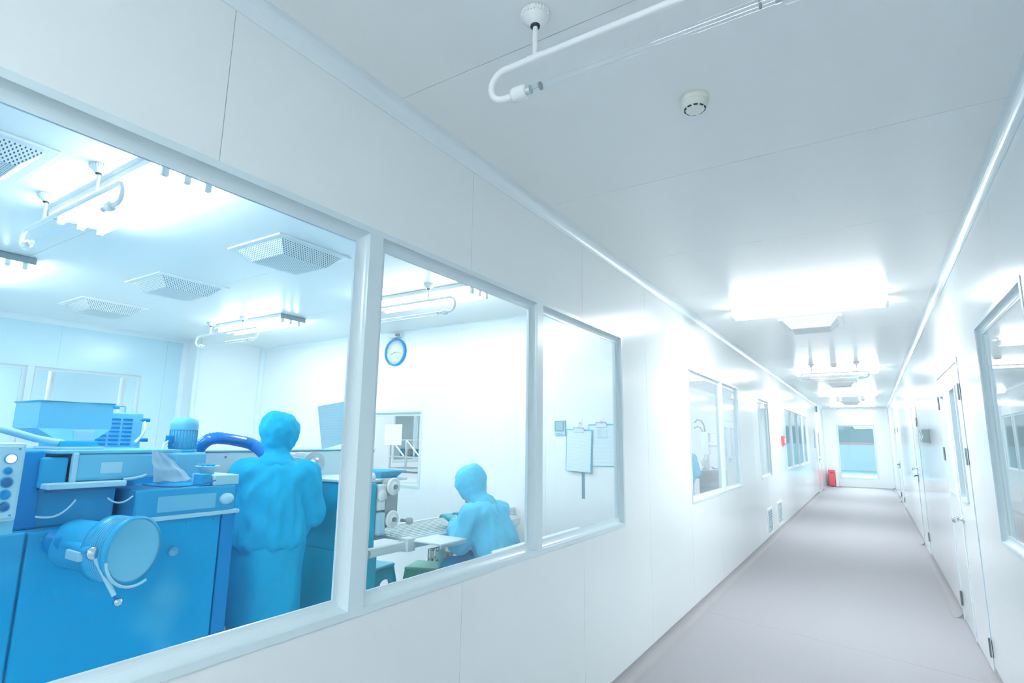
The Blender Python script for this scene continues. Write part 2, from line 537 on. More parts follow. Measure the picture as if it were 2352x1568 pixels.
panel_wall('wall_second_back', 'far wall of the room beyond the production room', lambda s, d, z: Vector((RBX+d, s, z)), REY+T, R2Y, FZ, ZC, [opening(7.9, 9.3, 0.95, 2.2)], 0, panels=False, pmat='panel_room')
panel_wall('wall_third_back', 'far wall of the third room', lambda s, d, z: Vector((-5.2+d, s, z)), R2Y+T, YE, FZ, ZC, [], 0, panels=False, pmat='panel_room')
panel_wall('wall_third_end', 'end wall of the third room', lambda s, d, z: Vector((s, YE-d, z)), -5.2, XL-T, FZ, ZC, [], 0, panels=False, pmat='panel_room')
panel_wall('wall_annex_back', 'far wall of the annex behind the production room', lambda s, d, z: Vector((-10.4+d, s, z)), -0.6, 10.6, FZ, ZC, [], 0, panels=False, pmat='panel_blue')
for nm, yy in (('wall_annex_near', -0.6), ('wall_annex_end', 10.6)):
    panel_wall(nm, 'end wall of the annex behind the production room' if yy > 0 else 'near wall of the annex behind the production room', lambda s, d, z, yy=yy: Vector((s, yy+d, z)), -10.4, RBX-T, FZ, ZC, [], 0, panels=False, pmat='panel_room')
panel_wall('wall_office_back', 'far wall of the room behind the double doors', lambda s, d, z: Vector((3.4-d, s, z)), 1.6, 21.0, FZ, ZC, [], 0, panels=False, pmat='panel_room')
for nm, yy in (('wall_office_near', 1.6), ('wall_office_end', 21.0)):
    panel_wall(nm, 'end wall of the room behind the double doors' if yy > 5 else 'near wall of the room behind the double doors', lambda s, d, z, yy=yy: Vector((s, yy+d, z)), XR+T, 3.4, FZ, ZC, [], 0, panels=False, pmat='panel_room')

window('window_1', 'three-pane white framed window onto the production room', fn_left, *W1, [1.338, 2.525], panes=['glass_blue', 'glass', 'glass'])
window('window_2', 'two-pane white framed window onto the second room', fn_left, *W2, [6.83])
window('window_3', 'narrow single-pane white framed window', fn_left, *W3, [])
window('window_4', 'four-pane white framed window beside the red call point', fn_left, *W4, [13.7, 14.95, 16.2], pmat='glass_aqua')
window('window_5', 'white framed window opposite the production room', fn_right, *WR, [])
window('window_6', 'tall window in the wall at the end of the corridor', fn_end, *WE, [], pmat='glass_aqua')
window('window_7', 'small window in the end wall below the clock', fn_rend, *WRE, [])
window('window_8', 'wide window in the pale blue far wall', fn_rback, *WRB, [1.25, 2.275])

# ------------------------------------------------------------------ floors and ceilings
fl = struct('floor', 'grey speckled vinyl corridor floor with coved edges', (0, 0, FZ)); fl['category'] = 'floor'
MB().box(XL-T, XR+T, YB, YE, FZ-0.1, FZ).build('vinyl_sheet', 'floor', fl)
CR = 0.07
def coving(pts_list, xw, sgn):
    for a, b in pts_list:
        mb = MB(); n = 6
        prof = [(xw, 0.0)] + [(xw+sgn*(CR-CR*math.cos(PI/2*i/n)), FZ+CR-CR*math.sin(PI/2*i/n)) for i in range(n+1)] + [(xw+sgn*(CR+0.012), FZ+0.001), (xw, FZ+0.001)]
        prof = [(xw, 0.0), (xw+sgn*0.003, 0.0)] + [(xw+sgn*(0.003+(CR)*(1-math.cos(PI/2*i/n))), FZ+CR*(1-math.sin(PI/2*i/n))+0.0015) for i in range(1, n+1)] + [(xw+sgn*(CR+0.02), FZ+0.0005), (xw, FZ+0.0005)]
        mb.extrude(prof, lambda p, q, d: Vector((p, d, q)), a, b)
        mb.build('coving', 'coving', fl)
coving([(YB, DL1[0]-0.04), (DL1[1]+0.04, YE)], XL, 1)
coving([(YB, DR1[0]-0.005), (DR1[1]+0.005, DR2[0]-0.02), (DR2[1]+0.02, DR3[0]-0.02), (DR3[1]+0.02, YE)], XR, -1)
mb = MB()
p0, p1 = Vector((-1.36, 5.46, FZ)), Vector((0.49, 4.97, FZ))
d = (p1-p0).normalized().cross(Vector((0,0,1)))*0.002
mb.add([p0-d, p1-d, p1+d, p0+d, p0-d+Vector((0,0,.0008)), p1-d+Vector((0,0,.0008)), p1+d+Vector((0,0,.0008)), p0+d+Vector((0,0,.0008))],
       [(0,3,2,1),(4,5,6,7),(0,1,5,4),(1,2,6,5),(2,3,7,6),(3,0,4,7)])
mb.build('weld_line', 'weld', fl)

def slab(name, label, cat, x0, x1, y0, y1, z0, z1, m_):
    return smesh(MB().box(x0, x1, y0, y1, z0, z1).build(name, m_), label, cat)
slab('floor_room', 'speckled pale floor of the production room', 'floor', RBX-T, XL-T, RNY-T, REY+T, FZ-0.1, FZ, 'room_floor')
slab('floor_second', 'pale floor of the second room', 'floor', RBX-T, XL-T, REY+T, R2Y+T, FZ-0.1, FZ, 'room_floor')
slab('floor_third', 'pale floor of the third room', 'floor', -5.26, XL-T, R2Y+T, YE+T, FZ-0.1, FZ, 'room_floor')
slab('floor_annex', 'pale floor of the annex', 'floor', -10.46, RBX-T, -0.66, 10.7, FZ-0.1, FZ, 'room_floor')
slab('floor_office', 'pale floor behind the double doors', 'floor', XR+T, 3.46, 1.5, 21.1, FZ-0.1, FZ, 'room_floor')

def panel_ceiling(name, label, x0, x1, y0, y1, seam0, m_='ceil', pw=PW, gap=0.003):
    w = struct(name, label, (x0, y0, ZC)); w['category'] = 'ceiling'
    MB().box(x0, x1, y0, y1, ZC+0.006, ZC+0.08).build('core', 'core', w)
    k = math.floor((y0-seam0)/pw)
    while seam0+k*pw < y1:
        a, b = max(y0, seam0+k*pw), min(y1, seam0+(k+1)*pw); k += 1
        if b-a > 0.02: MB().box(x0, x1, a+gap/2, b-gap/2, ZC, ZC+0.006).build('ceiling_panel', m_, w)
    return w
panel_ceiling('ceiling', 'white panelled corridor ceiling', XL-T, XR+T, YB-T, YE+T, 1.38)
panel_ceiling('ceiling_room', 'white panelled ceiling of the production room', RBX-T, XL-T, RNY-T, REY+T, 1.38)
slab('ceiling_second', 'white ceiling of the second room', 'ceiling', RBX-T, XL-T, REY+T, R2Y+T, ZC, ZC+0.08, 'ceil')
slab('ceiling_third', 'white ceiling of the third room', 'ceiling', -5.26, XL-T, R2Y+T, YE+T, ZC, ZC+0.08, 'ceil')
slab('ceiling_annex', 'white ceiling of the annex', 'ceiling', -10.46, RBX-T, -0.66, 10.7, ZC, ZC+0.08, 'ceil')
slab('ceiling_office', 'white ceiling behind the double doors', 'ceiling', XR+T, 3.46, 1.5, 21.1, ZC, ZC+0.08, 'ceil')

# the hall seen through the end window
slab('floor_hall', 'pale blue floor of the hall beyond the end window', 'floor', -6, 5, YE+T, 38, FZ-0.1, FZ, 'hall_floor')
slab('ceiling_hall', 'grey ceiling of the hall beyond the end window', 'ceiling', -6, 5, YE+T, 38, 3.4, 3.5, 'hall_wall')
hw = struct('wall_hall', 'grey far wall of the hall with a pink stripe', (-6, 38, FZ)); hw['category'] = 'wall'
MB().box(-6, 5, 38, 38.1, 1.40, 3.4).build('wall_face', 'hall_wall', hw)
MB().box(-6, 5, 37.99, 38.1, FZ, 1.40).build('dado', 'hall_dado', hw)
MB().box(-2.0, 0.4, 37.975, 37.99, 1.36, 1.50).build('stripe', 'hall_stripe', hw)
for nm, xx in (('wall_hall_left', -6.1), ('wall_hall_right', 5.0)):
    slab(nm, 'grey side wall of the hall by the third room' if xx < 0 else 'grey side wall of the hall by the office', 'wall', xx, xx+0.1, YE+T, 38, FZ, 3.4, 'hall_wall')
slab('wall_hall_near', 'wall above and beside the end window, hall side', 'wall', -6, XL-T, YE+T, YE+T+0.02, FZ, 3.4, 'hall_wall')
slab('wall_hall_near_east', 'hall wall east of the corridor end', 'wall', XR+T, 5, YE+T, YE+T+0.02, FZ, 3.4, 'hall_wall')
slab('wall_hall_header', 'hall wall strip above the corridor end', 'wall', XL-T, XR+T, YE+T, YE+T+0.02, ZC, 3.4, 'hall_wall')

# ------------------------------------------------------------------ concave corner trims
def cove_profile(r, d, n=8):
    # (a along wall inwards, b down from the ceiling), concave
    out = [(0, 0), (0, r+0.004), (0.003, r+0.004)]
    for i in range(n+1):
        t = PI/2*i/n
        out.append((0.003+d*(1-math.cos(t)), r*(1-math.sin(t))+0.002))
    out += [(d+0.008, 0.002), (d+0.008, 0)]
    return out
def trim(name, label, fn, a0, a1, r=0.055, d=0.044, m_='alu'):
    mb = MB(); mb.extrude(cove_profile(r, d), lambda p, q, s: fn(s, p, q), a0, a1)
    return smesh(mb.build(name, m_), label, 'trim')
trim('trim_1', 'concave aluminium trim above the windows of the corridor', lambda s, p, q: Vector((XL+p, s, ZC-q)), YB, YE)
trim('trim_2', 'concave aluminium trim above the double doors of the corridor', lambda s, p, q: Vector((XR-p, s, ZC-q)), YB, YE)
trim('trim_3', 'concave aluminium trim under the ceiling at the corridor end', lambda s, p, q: Vector((s, YE-p, ZC-q)), XL, XR)
trim('trim_4', 'upright concave trim in the corridor end corner by the red cabinet', lambda s, p, q: Vector((XL+q, YE-p, s)), FZ, ZC)
trim('trim_5', 'upright concave trim in the corridor end corner away from the red cabinet', lambda s, p, q: Vector((XR-q, YE-p, s)), FZ, ZC)
trim('trim_6', 'concave trim above the wide far window of the production room', lambda s, p, q: Vector((RBX+p, s, ZC-q)), RNY, 3.9)
trim('trim_7', 'concave trim above the clock', lambda s, p, q: Vector((s, REY-p, ZC-q)), -7.45, XL-T)
trim('trim_8', 'upright concave trim beside the boxed pipe chase', lambda s, p, q: Vector((RBX+p, 3.9-q, s)), FZ, ZC)
trim('trim_9', 'upright concave trim in the corner between pipe chase and clock wall', lambda s, p, q: Vector((-7.45+p, REY-q, s)), FZ, ZC)
smesh(MB().box(RBX, -7.45, 3.9, REY, FZ, ZC).build('wall_chase', 'panel_room'), 'boxed pipe chase in the corner of the production room', 'wall')
smesh(MB().tube([(-7.44, 3.905, FZ), (-7.44, 3.905, ZC)], 0.03, 16).build('trim_10', 'alu'), 'rounded outer corner trim on the pipe chase', 'trim')

# ------------------------------------------------------------------ lamps
def lamp_batten(name, label, cx, cy, L=1.26, W=0.30, axis='x', m_='tube', group='lit ceiling lamps of the production room'):
    """white tray, two side tubes and a middle one, with holders"""
    t = thing(name, label, 'lamp', (cx, cy, ZC), 0 if axis == 'x' else PI/2, group)
    MB().bbox(-L/2, L/2, -W/2, W/2, -0.035, 0.0, 0.006).build('tray', 'white', t, True)
    for s in (-1, 1):
        MB().bbox(s*(L/2)-0.008, s*(L/2)+0.008, -W/2, W/2, -0.05, -0.002, 0.004).build('end_plate', 'grey' if m_ == 'tube' else 'white', t, True)
    for y in (-W*0.33, 0, W*0.33):
        if m_ == 'tube' or y != 0:
            MB().cyl((-L/2+0.05, y, -0.068), (L/2-0.05, y, -0.068), 0.0165, 16).build('tube', m_, t, True)
            for s in (-1, 1):
                MB().bbox(s*(L/2-0.045)-0.012, s*(L/2-0.045)+0.012, y-0.016, y+0.016, -0.088, -0.033, 0.004).build('lamp_holder', 'white_plastic', t, True)
    return t
def lamp_box(name, label, cx, cy, L=1.26, W=0.30, m_='lamp', group='lit ceiling lamps of the corridor'):
    t = thing(name, label, 'lamp', (cx, cy, ZC), 0, group)
    MB().bbox(-L/2, L/2, -W*0.22, W*0.22, -0.032, 0.0, 0.005).build('tray', 'white', t, True)
    # wrap-around lens: throws some light up onto the ceiling
    prof = [(-W*0.25, -0.033), (W*0.25, -0.033), (W/2, -0.052), (W/2-0.004, -0.066), (W/2-0.05, -0.082), (-W/2+0.05, -0.082), (-W/2+0.004, -0.066), (-W/2, -0.052)]
    mb = MB(); mb.extrude(prof, lambda p, z, d: Vector((d, p, z)), -L/2+0.02, L/2-0.02)
    mb.build('diffuser', m_, t, True)
    for s in (-1, 1):
        MB().extrude([(-W*0.26, -0.02), (W*0.26, -0.02), (W/2+0.004, -0.05), (W/2-0.046, -0.087), (-W/2+0.046, -0.087), (-W/2-0.004, -0.05)], lambda p, z, d: Vector((d, p, z)), s*(L/2-0.008)-0.011, s*(L/2-0.008)+0.011).build('end_cap', 'white_plastic', t, True)
    return t
CX = -0.41
for y, lab in ((5.62, 'glowing white ceiling lamp above the first double doors'), (11.1, 'glowing white ceiling lamp behind the three round ceiling mounts'),
               (16.4, 'glowing white ceiling lamp above the far double doors'), (21.2, 'glowing white ceiling lamp nearest the corridor end wall'),
               (-1.4, 'glowing white ceiling lamp above the near end of the three-pane window'), (-5.6, 'glowing white ceiling lamp by the back wall of the corridor')):
    lamp_box('ceiling_lamp', lab, CX, y)
lamp_batten('tube_lamp', 'lit tube lamp beside the germicidal lamp nearest the big window', -3.24, 1.25)
lamp_batten('tube_lamp', 'lit tube lamp above the control box end of the machine', -5.72, 1.28)
lamp_batten('tube_lamp', 'lit tube lamp close to the clock wall, nearer the window', -3.26, 3.66)
lamp_batten('tube_lamp', 'lit tube lamp close to the clock wall, by the pipe chase', -5.74, 3.64)
lamp_batten('tube_lamp', 'lit tube lamp at the near end of the production room, window side', -3.24, -1.15)
lamp_batten('tube_lamp', 'lit tube lamp at the near end of the production room, far side', -5.72, -1.15)
for i, (x, y, lab) in enumerate(((-3.6, 7.2, 'added lamp in the second room near the end window wall'), (-3.6, 10.3, 'added lamp in the second room above the robed worker'), (-6.4, 6.6, 'added lamp in the second room by its far wall'),
                                 (-3.2, 14.4, 'added lamp in the third room behind the four-pane window'), (-3.2, 18.6, 'added lamp at the far end of the third room'),
                                 (-9.1, 2.2, 'added lamp in the annex behind the far window'), (-9.1, 5.6, 'added lamp in the annex beside the rack'),
                                 (2.0, 4.0, 'added lamp in the room behind the opposite window'), (2.0, 8.6, 'added lamp behind the first double doors'), (2.0, 16.5, 'added lamp behind the far double doors'))):
    lamp_box('ceiling_lamp', lab, x, y, m_='lamp_side', group='ceiling lamps added to light the side rooms')  # lamps added so that the rooms behind the glass are lit
for i, (x, y, lab) in enumerate(((-1.6, 27.0, 'added lamp of the hall near the end window'), (-0.6, 31.0, 'added lamp in the middle of the hall'))):
    t = lamp_box('ceiling_lamp', lab, x, y, L=2.4, m_='lamp_hall', group='ceiling lamps added to light the hall'); t.location.z = 3.4  # strong lamps added to brighten the hall behind the end window

def rose(mb_parent, x, z=0.0, R=0.042):
    mb = MB()
    mb.lathe([(0, 0), (R*0.94, 0), (R, -0.006), (R, -0.016), (R*0.84, -0.022), (R*0.8, -0.028), (R*0.5, -0.036), (R*0.45, -0.042), (0, -0.042)], (x, 0, z), (0, 0, 1), 32)
    r = mb.build('ceiling_rose', 'white', mb_parent, True)
    q = MB()
    for k in range(28):
        a = 2*PI*k/28
        q.cyl((x+R*math.cos(a), R*math.sin(a), z-0.003), (x+R*math.cos(a), R*math.sin(a), z-0.018), 0.0028, 6)
    q.build('knurled_rim', 'white', r, True)
    MB().lathe([(0.0145, 0), (0.0145, -0.006), (0.011, -0.008), (0, -0.008)], (x, 0, z-0.041), (0, 0, 1), 16).build('grommet', 'dark', r, True)
def uv_lamp(label, cx, cy, zp=2.55, zt=2.452, half=0.47, roses=0.315, group='germicidal lamps'):
    t = thing('germicidal_lamp', label, 'lamp', (cx, cy, ZC), 0, group)
    a, b = zp-ZC, zt-ZC
    rb = (a-b)/2
    path = []
    xl = half
    hx = 0.06
    path += [(-xl+hx+0.02, 0, b)] + arc((-xl+rb, 0, (a+b)/2), rb, -PI/2, -1.5*PI, 12) + arc((xl-rb, 0, (a+b)/2), rb, PI/2, -PI/2, 12) + [(xl-hx-0.02, 0, b)]
    MB().tube(path, 0.0105, 14).build('bent_pipe', 'white', t, True)
    for s in (-1, 1):
        MB().cyl((s*roses, 0, -0.04), (s*roses, 0, a), 0.0075, 12).build('stem', 'white', t, True)
        MB().bbox(s*roses-0.026, s*roses+0.026, -0.006, 0.006, a+0.004, a+0.012, 0.002).build('saddle', 'white', t, True)
        rose(t, s*roses)
        x0 = s*(xl-hx-0.02)
        sk = MB().lathe([(0, 0), (0.02, 0), (0.022, 0.008), (0.022, 0.04), (0.017, 0.048), (0, 0.048)], (x0, 0, b), (-s, 0, 0), 20).build('socket', 'white_plastic', t, True)
        MB().cyl((x0-s*0.048, 0, b), (x0-s*0.062, 0, b), 0.0135, 16).build('metal_cap', 'steel', sk, True)
    xe = xl-hx-0.02-0.062
    MB().cyl((-xe, 0, b), (xe, 0, b), 0.0125, 16).build('quartz_tube', 'tube_glass', t, True)
    for s in (-1, 1):
        MB().cyl((s*(xe-0.03), 0, b), (s*(xe-0.035), 0, b), 0.0122, 16).build('electrode_ring', 'grey', t, True)
        MB().tube([(s*xe, 0.004, b), (s*(xe-0.02), 0.003, b+0.002), (s*(xe-0.032), 0, b)], 0.001, 6).build('electrode_wire', 'steel', t, True)
    return t
uv_lamp('clear germicidal tube on a bent white pipe beside the smoke detector', -0.432, 1.272)
uv_lamp('germicidal lamp on round mounts in front of the second corridor lamp', -0.41, 10.2)
uv_lamp('germicidal lamp far along the corridor, before the end wall', -0.41, 19.2)
uv_lamp('germicidal lamp beside the brightest tube lamp near the big window', -3.32, 1.02, half=0.60, roses=0.315)
uv_lamp('germicidal lamp below the tube lamp near the clock', -3.32, 3.40, zp=2.56, zt=2.44, half=0.60)
uv_lamp('germicidal lamp hanging by the pipe chase', -5.95, 3.40, zp=2.56, zt=2.44, half=0.60)

def detector(label, x, y):
    t = thing('smoke_detector', label, 'smoke detector', (x, y, ZC), 0, 'smoke detectors')
    MB().lathe([(0, 0), (0.052, 0), (0.053, -0.012), (0.046, -0.02)], (0,0,0), (0,0,1), 32).build('base', 'cream', t, True)
    MB().lathe([(0.046, -0.018), (0.05, -0.022), (0.049, -0.034), (0.036, -0.046), (0.033, -0.05), (0.026, -0.053), (0, -0.053)], (0,0,0), (0,0,1), 32).build('cap', 'cream', t, True)
    for k in range(10):
        a = 2*PI*k/10
        q = MB()
        pts = []
        for aa in (a-0.2, a+0.2):
            for r, z in ((0.0385, -0.0448), (0.0345, -0.0485)):
                pts.append(Vector((r*math.cos(aa), r*math.sin(aa), z)))
        n = Vector((math.cos(a)*0.7, math.sin(a)*0.7, -0.7))*0.0022
        q.add([pts[0]+n, pts[1]+n, pts[3]+n, pts[2]+n, pts[0]-n, pts[1]-n, pts[3]-n, pts[2]-n],
              [(0,1,2,3),(4,7,6,5),(0,4,5,1),(1,5,6,2),(2,6,7,3),(3,7,4,0)])
        q.build('slot', 'dark', t, True)
    return t
detector('cream round smoke detector on the ceiling beside the near germicidal lamp', -0.452, 1.945)
detector('round smoke detector between two mounts before the second corridor lamp', -0.41, 10.28)

def air_diffuser(label, cx, cy, group, W=0.58):
    t = thing('air_diffuser', label, 'air diffuser', (cx, cy, ZC), 0, group)
    h = W/2
    mb = MB(); mb.bbox(-h, h, -h, h, -0.014, 0.0, 0.004); mb.build('flange', 'white', t, True)
    a, b, z0, z1 = h-0.045, h-0.115, -0.014, -0.088
    for k, (p, q, r, s) in enumerate((((-a,-a),(a,-a),(b,-b),(-b,-b)), ((a,-a),(a,a),(b,b),(b,-b)), ((a,a),(-a,a),(-b,b),(b,b)), ((-a,a),(-a,-a),(-b,-b),(-b,b)))):
        m2 = MB()
        V4 = [(*p, z0), (*q, z0), (*r, z1), (*s, z1)]
        c = Vector((0, 0, -0.05)); V8 = V4 + [tuple(Vector(v)+(c-Vector(v))*0.02) for v in V4]
        m2.add(V8, [(0,1,2,3),(4,7,6,5),(0,4,5,1),(1,5,6,2),(2,6,7,3),(3,7,4,0)])
        m2.build('perforated_side', 'perf', t, True)
    m2 = MB().box(-b, b, -b, b, z1-0.002, z1+0.002); m2.build('perforated_face', 'perf', t, True)
    return t
G = 'perforated air diffusers on the production room ceiling'
air_diffuser('perforated white air diffuser between the tube lamps nearest the window', -3.32, 2.3, G)
air_diffuser('perforated white air diffuser in the middle of the production room ceiling', -4.9, 2.34, G)
air_diffuser('perforated white air diffuser nearest the pale blue far wall', -6.4, 2.38, G)
air_diffuser('perforated white air diffuser beyond the germicidal lamp, toward the near end', -3.3, 0.58, G)
air_diffuser('perforated white air diffuser over the near end of the production room', -4.9, 0.58, G)
G = 'air diffusers on the corridor ceiling'
air_diffuser('white air diffuser hanging just behind the first corridor lamp', -0.43, 6.55, G)
air_diffuser('white air diffuser behind the second corridor lamp', -0.43, 13.6, G)
air_diffuser('white air diffuser near the corridor end wall', -0.43, 20.2, G)

# ------------------------------------------------------------------ doors
def hinge(parent, fn, s, z):
    q = MB()
    fbox(q, fn, s-0.03, s+0.03, 0.0005, 0.004, z-0.055, z+0.055)
    h = q.build('hinge', 'iron', parent)
    q = MB(); q.cyl(fn(s, 0.009, z-0.06), fn(s, 0.009, z+0.06), 0.008, 12); q.build('pin', 'iron', h)
def leaf(parent, fn, a, b, z1, vis=None, d=0.0):
    """door leaf between a and b; vis = (s0, s1, z0, z1) of the vision panel"""
    q = MB(); g = 0.004
    if vis is None:
        fbox(q, fn, a+g, b-g, -0.045, d, FZ+0.012, z1-g)
    else:
        fbox(q, fn, a+g, vis[0], -0.045, d, FZ+0.012, z1-g); fbox(q, fn, vis[1], b-g, -0.045, d, FZ+0.012, z1-g)
        fbox(q, fn, vis[0], vis[1], -0.045, d, FZ+0.012, vis[2]); fbox(q, fn, vis[0], vis[1], -0.045, d, vis[3], z1-g)
    l = q.build('door_leaf', 'panel', parent)
    if vis:
        q = MB(); w = 0.022
        fbox(q, fn, vis[0], vis[1], -0.04, d+0.012, vis[2], vis[2]+w); fbox(q, fn, vis[0], vis[1], -0.04, d+0.012, vis[3]-w, vis[3])
        fbox(q, fn, vis[0], vis[0]+w, -0.04, d+0.012, vis[2]+w, vis[3]-w); fbox(q, fn, vis[1]-w, vis[1], -0.04, d+0.012, vis[2]+w, vis[3]-w)
        q.build('vision_frame', 'alu2', l)
        q = MB(); fbox(q, fn, vis[0]+w, vis[1]-w, -0.025, -0.019, vis[2]+w, vis[3]-w); q.build('pane', 'glass_aqua', l)
    return l
def jambs(parent, fn, a, b, z1, w=0.03, m_='alu2'):
    q = MB()
    fbox(q, fn, a-w, a, -T, 0.006, FZ, z1+w); fbox(q, fn, b, b+w, -T, 0.006, FZ, z1+w); fbox(q, fn, a, b, -T, 0.006, z1, z1+w)
    q.build('door_frame', m_, parent)
def knob(parent, fn, s, z):
    o = fn(s, 0, z); ax = fn(s, 1, z)-fn(s, 0, z)
    k = MB().lathe([(0, 0), (0.033, 0), (0.033, 0.004), (0.014, 0.012), (0.011, 0.03), (0.017, 0.038), (0.028, 0.046), (0.031, 0.06), (0.027, 0.072), (0.015, 0.078), (0, 0.079)], o, ax, 24)
    return k.build('door_knob', 'chrome', parent)
def lever(parent, fn, s, z, sgn):
    q = MB(); fbox(q, fn, s-0.022, s+0.022, 0.0, 0.008, z-0.075, z+0.06)
    h = q.build('lever_plate', 'iron', parent)
    q = MB().tube([fn(s, 0.0, z+0.02), fn(s, 0.045, z+0.02), fn(s+sgn*0.02, 0.055, z+0.02), fn(s+sgn*0.12, 0.055, z+0.015)], 0.009, 10); q.build('lever_handle', 'iron', h)

d1 = struct('door_1', 'white double door with two narrow glazed panels and a round chrome knob', tuple(fn_right(DR1[0], 0, FZ))); d1['category'] = 'door'
a, b = DR1[0]+0.03, DR1[1]-0.03; mid = 5.86
jambs(d1, fn_right, a, b, DR1[3]-0.03)
leaf(d1, fn_right, a, mid, DR1[3]-0.03, (5.33, 5.68, 1.02, 1.89))
leaf(d1, fn_right, mid, b, DR1[3]-0.03, (6.08, 6.42, 1.02, 1.89))
q = MB(); fbox(q, fn_right, mid-0.028, mid+0.004, 0.0005, 0.006, FZ+0.015, DR1[3]-0.04); q.build('meeting_strip', 'alu', d1)
for z in (1.82, 1.36, 0.11):
    hinge(d1, fn_right, a, z); hinge(d1, fn_right, b, z)
knob(d1, fn_right, mid-0.075, 0.86)

d2 = struct('door_2', 'white single door with a lever handle beyond the wall-mounted dispenser', tuple(fn_right(DR2[0], 0, FZ))); d2['category'] = 'door'
jambs(d2, fn_right, DR2[0]+0.03, DR2[1]-0.03, DR2[3]-0.03)
leaf(d2, fn_right, DR2[0]+0.03, DR2[1]-0.03, DR2[3]-0.03)
lever(d2, fn_right, DR2[1]-0.12, 0.95, -1); knob(d2, fn_right, DR2[1]-0.12, 1.08)
for z in (1.75, 0.2): hinge(d2, fn_right, DR2[0]+0.03, z)

d3 = struct('door_3', 'white double door with narrow panes close to the corridor end', tuple(fn_right(DR3[0], 0, FZ))); d3['category'] = 'door'
a, b = DR3[0]+0.03, DR3[1]-0.03; mid = (a+b)/2
jambs(d3, fn_right, a, b, DR3[3]-0.03)
leaf(d3, fn_right, a, mid, DR3[3]-0.03, (16.72, 17.12, 1.02, 1.86)); leaf(d3, fn_right, mid, b, DR3[3]-0.03, (17.56, 17.96, 1.02, 1.86))
lever(d3, fn_right, mid+0.1, 0.92, 1); lever(d3, fn_right, mid-0.1, 0.92, -1)
for z in (1.78, 0.14):
    hinge(d3, fn_right, a, z); hinge(d3, fn_right, b, z)

d4 = struct('door_4', 'white door with a narrow pane and lever beside the red floor cabinet', tuple(fn_left(DL1[0], 0, FZ))); d4['category'] = 'door'
a, b = DL1[0]+0.03, DL1[1]-0.03
jambs(d4, fn_left, a, b, DL1[3]-0.03)
leaf(d4, fn_left, a, b, DL1[3]-0.03, (20.75, 21.12, 1.02, 1.8))
lever(d4, fn_left, 20.62, 0.9, -1)

# ------------------------------------------------------------------ small things of the corridor
t = thing('return_grille', 'tall grey return-air grille low on the wall, nearer the narrow window', 'air grille', tuple(fn_left(9.86, 0, 0.03)), 0, 'return-air grilles at the foot of the wall')
def grille(t, s0, s1, z0, z1):
    q = MB(); w = 0.03
    fbox(q, fn_left, s0, s1, 0, 0.012, z0, z0+w); fbox(q, fn_left, s0, s1, 0, 0.012, z1-w, z1)
    fbox(q, fn_left, s0, s0+w, 0, 0.012, z0+w, z1-w); fbox(q, fn_left, s1-w, s1, 0, 0.012, z0+w, z1-w)
    q.build('grille_frame', 'white', t)
    q = MB(); fbox(q, fn_left, s0+w, s1-w, 0.0005, 0.003, z0+w, z1-w); q.build('grille_backing', 'grille_grey', t)
    n = 9
    for i in range(n):
        z = z0+w+(z1-z0-2*w)*(i+0.5)/n
        q = MB(); q.add([fn_left(s0+w, 0.003, z+0.012), fn_left(s1-w, 0.003, z+0.012), fn_left(s1-w, 0.011, z-0.008), fn_left(s0+w, 0.011, z-0.008),
                         fn_left(s0+w, 0.003, z+0.009), fn_left(s1-w, 0.003, z+0.009), fn_left(s1-w, 0.011, z-0.011), fn_left(s0+w, 0.011, z-0.011)],
                        [(0,1,2,3),(4,7,6,5),(0,4,5,1),(1,5,6,2),(2,6,7,3),(3,7,4,0)])
        q.build('louvre', 'grille_grey', t)
grille(t, 9.62, 10.1, 0.03, 0.42)
t = thing('return_grille', 'tall grey return-air grille low on the wall, nearer the red call point', 'air grille', tuple(fn_left(10.98, 0, 0.05)), 0, 'return-air grilles at the foot of the wall')
grille(t, 10.73, 11.24, 0.05, 0.43)

t = thing('fire_call_point', 'small red call point on the wall beside the four-pane window', 'call point', tuple(fn_left(12.0, 0, 1.4)))
q = MB(); fbox(q, fn_left, 11.84, 12.14, 0, 0.05, 1.385, 1.56); q.build('housing', 'red', t)
q = MB(); fbox(q, fn_left, 11.92, 12.06, 0.05, 0.054, 1.43, 1.52); q.build('push_plate', 'white_plastic', t)

t = thing('extinguisher_cabinet', 'red floor-standing cabinet in the corner below the end window', 'cabinet', (-1.27, 23.3, FZ))
MB().bbox(-1.37, -1.17, 23.16, 23.40, FZ+0.02, 0.50, 0.012).build('body', 'red', t)
MB().bbox(-1.362, -1.178, 23.148, 23.16, FZ+0.035, 0.485, 0.004).build('door', 'red', t)
MB().box(-1.30, -1.24, 23.142, 23.149, 0.39, 0.41).build('pull_slot', 'dark', t)
for x in (-1.34, -1.2):
    for y in (23.19, 23.37): MB().cyl((x, y, FZ), (x, y, FZ+0.022), 0.015, 10).build('foot', 'white_plastic', t)
t = thing('waste_bin', 'slim white bin standing beside the red floor cabinet', 'bin', (-1.12, 23.36, FZ))
MB().bbox(-1.16, -1.07, 23.28, 23.45, FZ, 0.42, 0.012).build('body', 'white_plastic', t)
MB().bbox(-1.162, -1.068, 23.278, 23.452, 0.42, 0.47, 0.012).build('lid', 'white_plastic', t)

